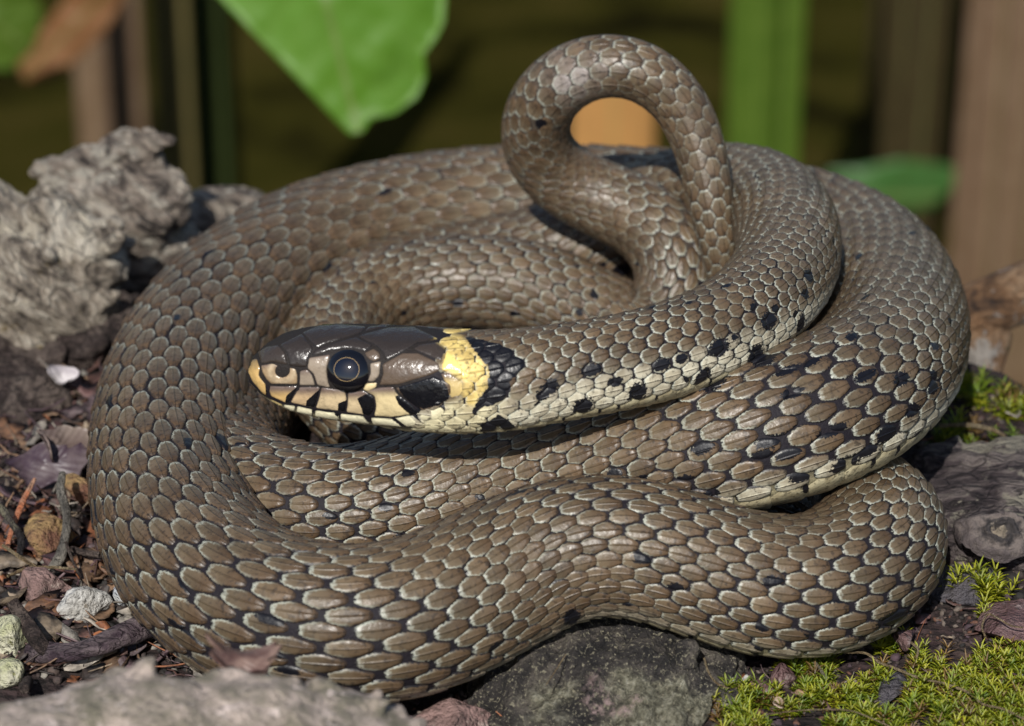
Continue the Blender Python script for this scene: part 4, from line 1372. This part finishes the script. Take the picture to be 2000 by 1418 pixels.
LPAL = [(.10, .05, .04), (.15, .075, .04), (.20, .12, .07), (.075, .04, .05), (.26, .20, .14), (.30, .11, .045), (.045, .032, .027), (.34, .30, .25), (.12, .06, .055), (.13, .085, .09)]
litter('leaf_litter', 'scraps of dead leaf, bark and fibre on the soil left of the coil', 560, reg_left, (.010, .042), LPAL, 95)
litter('moss_litter', 'fine fibres and leaf scraps between the moss shoots', 170, reg_right, (.006, .016), LPAL, 96)

# ------------------------------------------------------------------ moss
def moss(name, label, n, region, size, seed):
    rg = np.random.default_rng(seed)
    Vs, Fs, Cs = [], [], []
    off = 0
    for _ in range(n):
        px, py = region(rg)
        p = at(px, py, 0.004)
        p[2] = ground_z(np.array([p[0]]), np.array([p[1]]))[0]
        tall = rg.uniform(.35, 1.5)
        sc_ = size * rg.uniform(.7, 1.35)
        hue_ = rg.random()
        c0_ = np.array((.12, .20, .012)) * (1 - hue_) + np.array((.40, .40, .025)) * hue_
        if rg.random() < .16: c0_ = np.array((.20, .12, .035)) * rg.uniform(.6, 1.2)
        lean = rg.normal(0, .3, 2)
        for t_ in range(3):
            nl = 10 - 2 * t_
            hgt = sc_ * tall * (.25 + .38 * t_)
            for l_ in range(nl):
                th = 2 * math.pi * (l_ + .5 * t_) / nl + rg.normal(0, .25)
                up = .08 + .42 * t_ + rg.normal(0, .16)
                d = np.array([math.cos(th), math.sin(th), 0])
                ln = sc_ * rg.uniform(.65, 1.15) * (1 - .12 * t_)
                w = sc_ * .075
                sd_ = np.array([-d[1], d[0], 0]) * w
                b = p + np.array([lean[0] * hgt, lean[1] * hgt, hgt])
                m1 = b + d * ln * .5 + np.array([0, 0, ln * up * .65])
                tip = b + d * ln + np.array([0, 0, ln * up])
                Vs += [b - sd_ * .5, b + sd_ * .5, m1 + sd_ * .8 + (0, 0, .0008), m1 + (0, 0, -.0012), m1 - sd_ * .8 + (0, 0, .0008), tip]
                Fs += [(off, off + 1, off + 2), (off, off + 2, off + 3), (off, off + 3, off + 4), (off + 2, off + 5, off + 3), (off + 3, off + 5, off + 4)]
                q = rg.uniform(.75, 1.15)
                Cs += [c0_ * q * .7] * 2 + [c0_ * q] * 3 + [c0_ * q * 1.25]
                off += 6
    m = NT(name)
    a = m.n('VertexColor', layer_name='tint')
    m.out(a.outputs['Color'], .4, Specular_IOR_Level=.4)
    tr = m.n('BsdfTranslucent'); m.put(tr.inputs[0], a.outputs['Color'])
    mx = m.n('MixShader'); mx.inputs[0].default_value = .35
    o_ = m.t.nodes['Material Output']
    m.t.links.new(m.b.outputs[0], mx.inputs[1]); m.t.links.new(tr.outputs[0], mx.inputs[2]); m.t.links.new(mx.outputs[0], o_.inputs[0])
    C_ = np.concatenate([np.array(Cs), np.ones((len(Cs), 1))], 1)
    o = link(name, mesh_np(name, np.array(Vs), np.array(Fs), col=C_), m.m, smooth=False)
    return tag(o, label, 'moss', kind='stuff')


def reg_moss(rg):
    while True:
        x, y = rg.uniform(1400, 2030), rg.uniform(1165, 1440)
        lim = np.interp(x, [1400, 1500, 1650, 1760, 1850, 1920, 2030], [1330, 1310, 1275, 1235, 1190, 1190, 1290])
        if y < lim: continue
        dens = fbm(np.array([[x / 55, y / 34, 3.0]]), 77, 3)[0] * 3.2 + .28 + (x - 1650) / 800 + (y - 1330) / 260
        if x < 1480 and y < 1350: dens -= .3
        if abs(x - 1745 - (1345 - y) * .25) < 24 and 1300 < y < 1395: continue
        if rg.random() < dens: return x, y


moss('moss', 'bright yellow-green star moss in the bottom right corner', 1000, reg_moss, .0145, 101)


def reg_moss2(rg):
    k = rg.integers(5)
    c = [(1865, 862, 40, 14), (1895, 765, 35, 14), (1985, 800, 30, 18), (1890, 1140, 12, 6), (1930, 1160, 12, 5)][k]
    return rg.normal(c[0], c[2]), rg.normal(c[1], c[3])


moss('moss_tufts', 'blurred small moss tufts behind the bark slab at the right edge', 110, reg_moss2, .02, 102)

# ------------------------------------------------------------------ plants of the background
def blade(name, label, cat, base, height, width, mat, lean=(0, 0), bend=.1, seed=0, group=None, thick=.12, tip=True, taper=.5):
    """Upright reed blade or stalk with a lens-shaped cross section."""
    n = 24
    t = np.linspace(0, 1, n)
    w = width / 2 * (1 - taper * t ** 2) * (np.where(t > .8, np.sqrt(np.clip((1 - t) / .2, 0.001, 1)), 1) if tip else 1)
    x = lean[0] * t + bend * .5 * t ** 2
    y = lean[1] * t + bend * t ** 2
    c = np.stack([x, y, height * t], -1)
    th = np.linspace(0, 2 * math.pi, 14, endpoint=False)
    ring = np.stack([np.cos(th), thick * np.sin(th) + .12 * np.cos(th) ** 2, 0 * th], -1)
    V = c[:, None] + ring[None] * w[:, None, None]
    uv = np.stack([np.broadcast_to((np.cos(th) + 1) / 2, (n, 14)), np.broadcast_to(t[:, None], (n, 14))], -1)
    o = link(name, mesh_np(name, V.reshape(-1, 3), grid_faces(n, 14, True), uv.reshape(-1, 2)), mat)
    o.location = tuple(base)
    return tag(o, label, cat, group)


def plant_at(px, y):          # foot on the low ground under picture column px at depth y
    p = at_y(px, 700, y)
    p[2] = ground_z(np.array([p[0]]), np.array([p[1]]))[0] - .1
    return p


G_BLADE = leaf_material('reed_green', (.075, .14, .014), (.10, .17, .02), 1, .3)
G_DRY = leaf_material('reed_dry', (.14, .085, .05), (.19, .125, .08), 1, .15)
G_OLIVE = leaf_material('reed_olive', (.20, .16, .06), (.15, .13, .05), 1, .3)
G_DARK = leaf_material('reed_dark_green', (.05, .07, .02), (.04, .055, .014), 1, .3)
G_ORANGE = leaf_material('reed_ochre', (.50, .26, .085), (.46, .24, .08), 1, .2)


def upright(name, label, px, y, wpx, mat, top=-200, cat='reed', **kw):
    b = plant_at(px, y)
    q = at_y(px, 300, y)
    w = wpx * depth(q) / FPX
    h = at_y(px, top, y)[2] - b[2]
    return blade(name, label, cat, b, h, w, mat, group='reeds behind the snake', **kw)


def clump(name, label, px, y, wpx, mats, n, seed, top=-900, cat='reed'):
    """A clump of overlapping narrow blades rising from one foot."""
    rg = np.random.default_rng(seed)
    b = plant_at(px, y)
    k = depth(at_y(px, 300, y)) / FPX
    e = tag(empty(name, b), label, cat, 'reeds behind the snake')
    h = at_y(px, top, y)[2] - b[2]
    for i in range(n):
        w = wpx * k * rg.uniform(.28, .5)
        o = blade('blade', None, None, (rg.uniform(-.5, .5) * (wpx * k - w) * 1.15, rg.uniform(-1, 1) * wpx * k, 0), h * rg.uniform(.9, 1.2), w, mats[i % len(mats)],
                  lean=(rg.normal(0, .10) * wpx * k, 0), bend=rg.normal(0, .05) * wpx * k, taper=.2)
        o.parent = e
    return e


clump('green_reed_clump', 'fresh green reed clump standing behind the right of the tail loop', 1452, 20, 150, [G_BLADE], 20, 1)
clump('dry_reed_clump', 'dry brown reed clump at the right picture edge', 1950, 21, 200, [G_DRY], 20, 2)
clump('dry_reed_clump', 'dull pinkish-brown reed clump behind the driftwood stump', 255, 21, 150, [G_DRY], 9, 3)
clump('olive_reed_clump', 'yellowish olive reed clump beside the dull pinkish-brown one', 365, 22, 110, [G_OLIVE, G_OLIVE, G_DARK], 8, 4)
clump('dark_reed_clump', 'dark green reed clump right of the olive one, behind the root end', 435, 23, 90, [G_DARK], 7, 5)
upright('ochre_reed', 'ochre dead reed seen through the tail loop', 1190, 16, 178, G_ORANGE, 110, taper=.05, bend=0, tip=False)


rgb_ = np.random.default_rng(8)
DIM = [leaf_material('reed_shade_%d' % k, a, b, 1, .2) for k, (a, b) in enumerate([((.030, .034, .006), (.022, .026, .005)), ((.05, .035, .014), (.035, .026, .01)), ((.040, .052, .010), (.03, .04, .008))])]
clump('dim_reed_clump', 'dim brown reed clump far back between the green clump and the right edge', 1745, 27, 190, [DIM[1], DIM[0]], 9, 6)


def shaped_leaf(name, label, outline, y, mat, tipdir=(0, 1), thick=.006, cup=.18, cat='leaf', tilt=0.0, stalk=None):
    """A whole leaf hanging at depth y: outline in photograph pixels, domed and with thickness, with its stalk."""
    poly = smooth_poly(outline)
    lo, hi = poly.min(0), poly.max(0)
    st = (hi - lo).max() / 26
    gx_, gy_ = np.meshgrid(np.arange(lo[0], hi[0], st), np.arange(lo[1], hi[1], st))
    G = np.stack([gx_.ravel(), gy_.ravel()], -1)
    G = G[inside(G, poly)]
    G = G[edge_dist(G, poly) > st * .4]
    v2, _, f2 = delaunay_2d_cdt([Vector(p) for p in poly] + [Vector(p) for p in G], [], [list(range(len(poly)))], 1, 1e-4)[:3]
    Q = np.array([tuple(p) for p in v2])
    d = edge_dist(Q, poly)
    cen = (lo + hi) / 2
    sz = pxs((hi - lo).max() / 2, at_y(*cen, y))
    rel = (Q - cen) / ((hi - lo).max() / 2)
    dy = tilt * sz * rel[:, 1] + cup * sz * (rel[:, 0] ** 2) + .08 * sz * fbm(np.stack([rel[:, 0] * 3, rel[:, 1] * 3, 0 * d], -1), 55, 3)
    W = np.array([at_y(q[0], q[1], y + e) for q, e in zip(Q, dy)])
    B = W + np.array([0, thick, 0])
    n = len(W)
    F = [tuple(f) for f in f2]
    bd = list(range(len(poly)))
    FF = F + [tuple(i + n for i in f[::-1]) for f in F] + [(i, i + n, (i + 1) % len(poly) + n, (i + 1) % len(poly)) for i in bd]
    ax = np.array(tipdir, float); ax /= np.linalg.norm(ax)
    uv = np.stack([.5 + .5 * (rel @ np.array([ax[1], -ax[0]])), .5 + .5 * rel @ ax], -1)
    org = at_y(*cen, y)
    e = empty(name, org)
    link('leaf_blade', mesh_np('leaf_blade', np.vstack([W, B]) - org, FF, np.vstack([uv, uv])), mat, e)
    if stalk:
        pts = [at_y(a_, b_, y + c_) - org for a_, b_, c_ in stalk]
        V_, F_ = sweep(pts, [pxs(9, at_y(*cen, y))] * len(pts), 8, 2, .05)
        link('leaf_stalk', mesh_np('leaf_stalk', V_, F_), mat, e)
    return tag(e, label, cat)


G_LEAF = leaf_material('fresh_leaf', (.115, .27, .016), (.16, .33, .045), .8, .45)
G_RUST = leaf_material('rusty_leaf', (.20, .085, .03), (.26, .13, .06), 1.5, .2)
shaped_leaf('hanging_leaf', 'large bright green leaf hanging down from the top, tip pointing at the coil',
            [(405, -30), (470, 40), (540, 112), (600, 175), (650, 228), (684, 262), (708, 258), (724, 232), (770, 222), (815, 190), (832, 150), (828, 105), (852, 75),
             (868, 40), (872, -20), (850, -120), (760, -210), (620, -240), (480, -180), (410, -100)], 3.6, G_LEAF, (.25, 1), cup=.25, tilt=-.25,
            stalk=[(620, -235, .0), (560, -420, .1), (420, -700, .5), (300, -1000, 1.0)])
shaped_leaf('green_leaf', 'blurred green leaf in the top left corner', [(-120, -20), (-40, -60), (50, -40), (85, 20), (70, 90), (20, 140), (-60, 130), (-120, 60)], 11.0, G_BLADE, (.8, .6),
            stalk=[(-110, 20, 0), (-300, -150, .2), (-500, -600, .4)])
shaped_leaf('rusty_leaf', 'blurred rusty brown leaf curling below the green one in the top left corner', [(30, 120), (80, 60), (140, -20), (210, -60), (250, -20), (215, 50), (165, 105), (110, 150), (50, 165)], 12, G_RUST, (-.7, .7),
            stalk=[(230, -40, 0), (300, -300, .1), (330, -700, .3)])
shaped_leaf('bent_reed_leaf', 'blurred green leaf lying level behind the upper right of the coil', [(1480, 372), (1580, 335), (1680, 328), (1760, 312), (1850, 322), (1905, 345), (1860, 372), (1820, 408), (1740, 420), (1660, 452), (1560, 458), (1470, 440)], 22,
            leaf_material('bluegreen_leaf', (.055, .16, .035), (.05, .13, .03), 1, .3), (1, 0), stalk=[(1450, 400, 0), (1380, 600, 0), (1360, 1200, .1)])
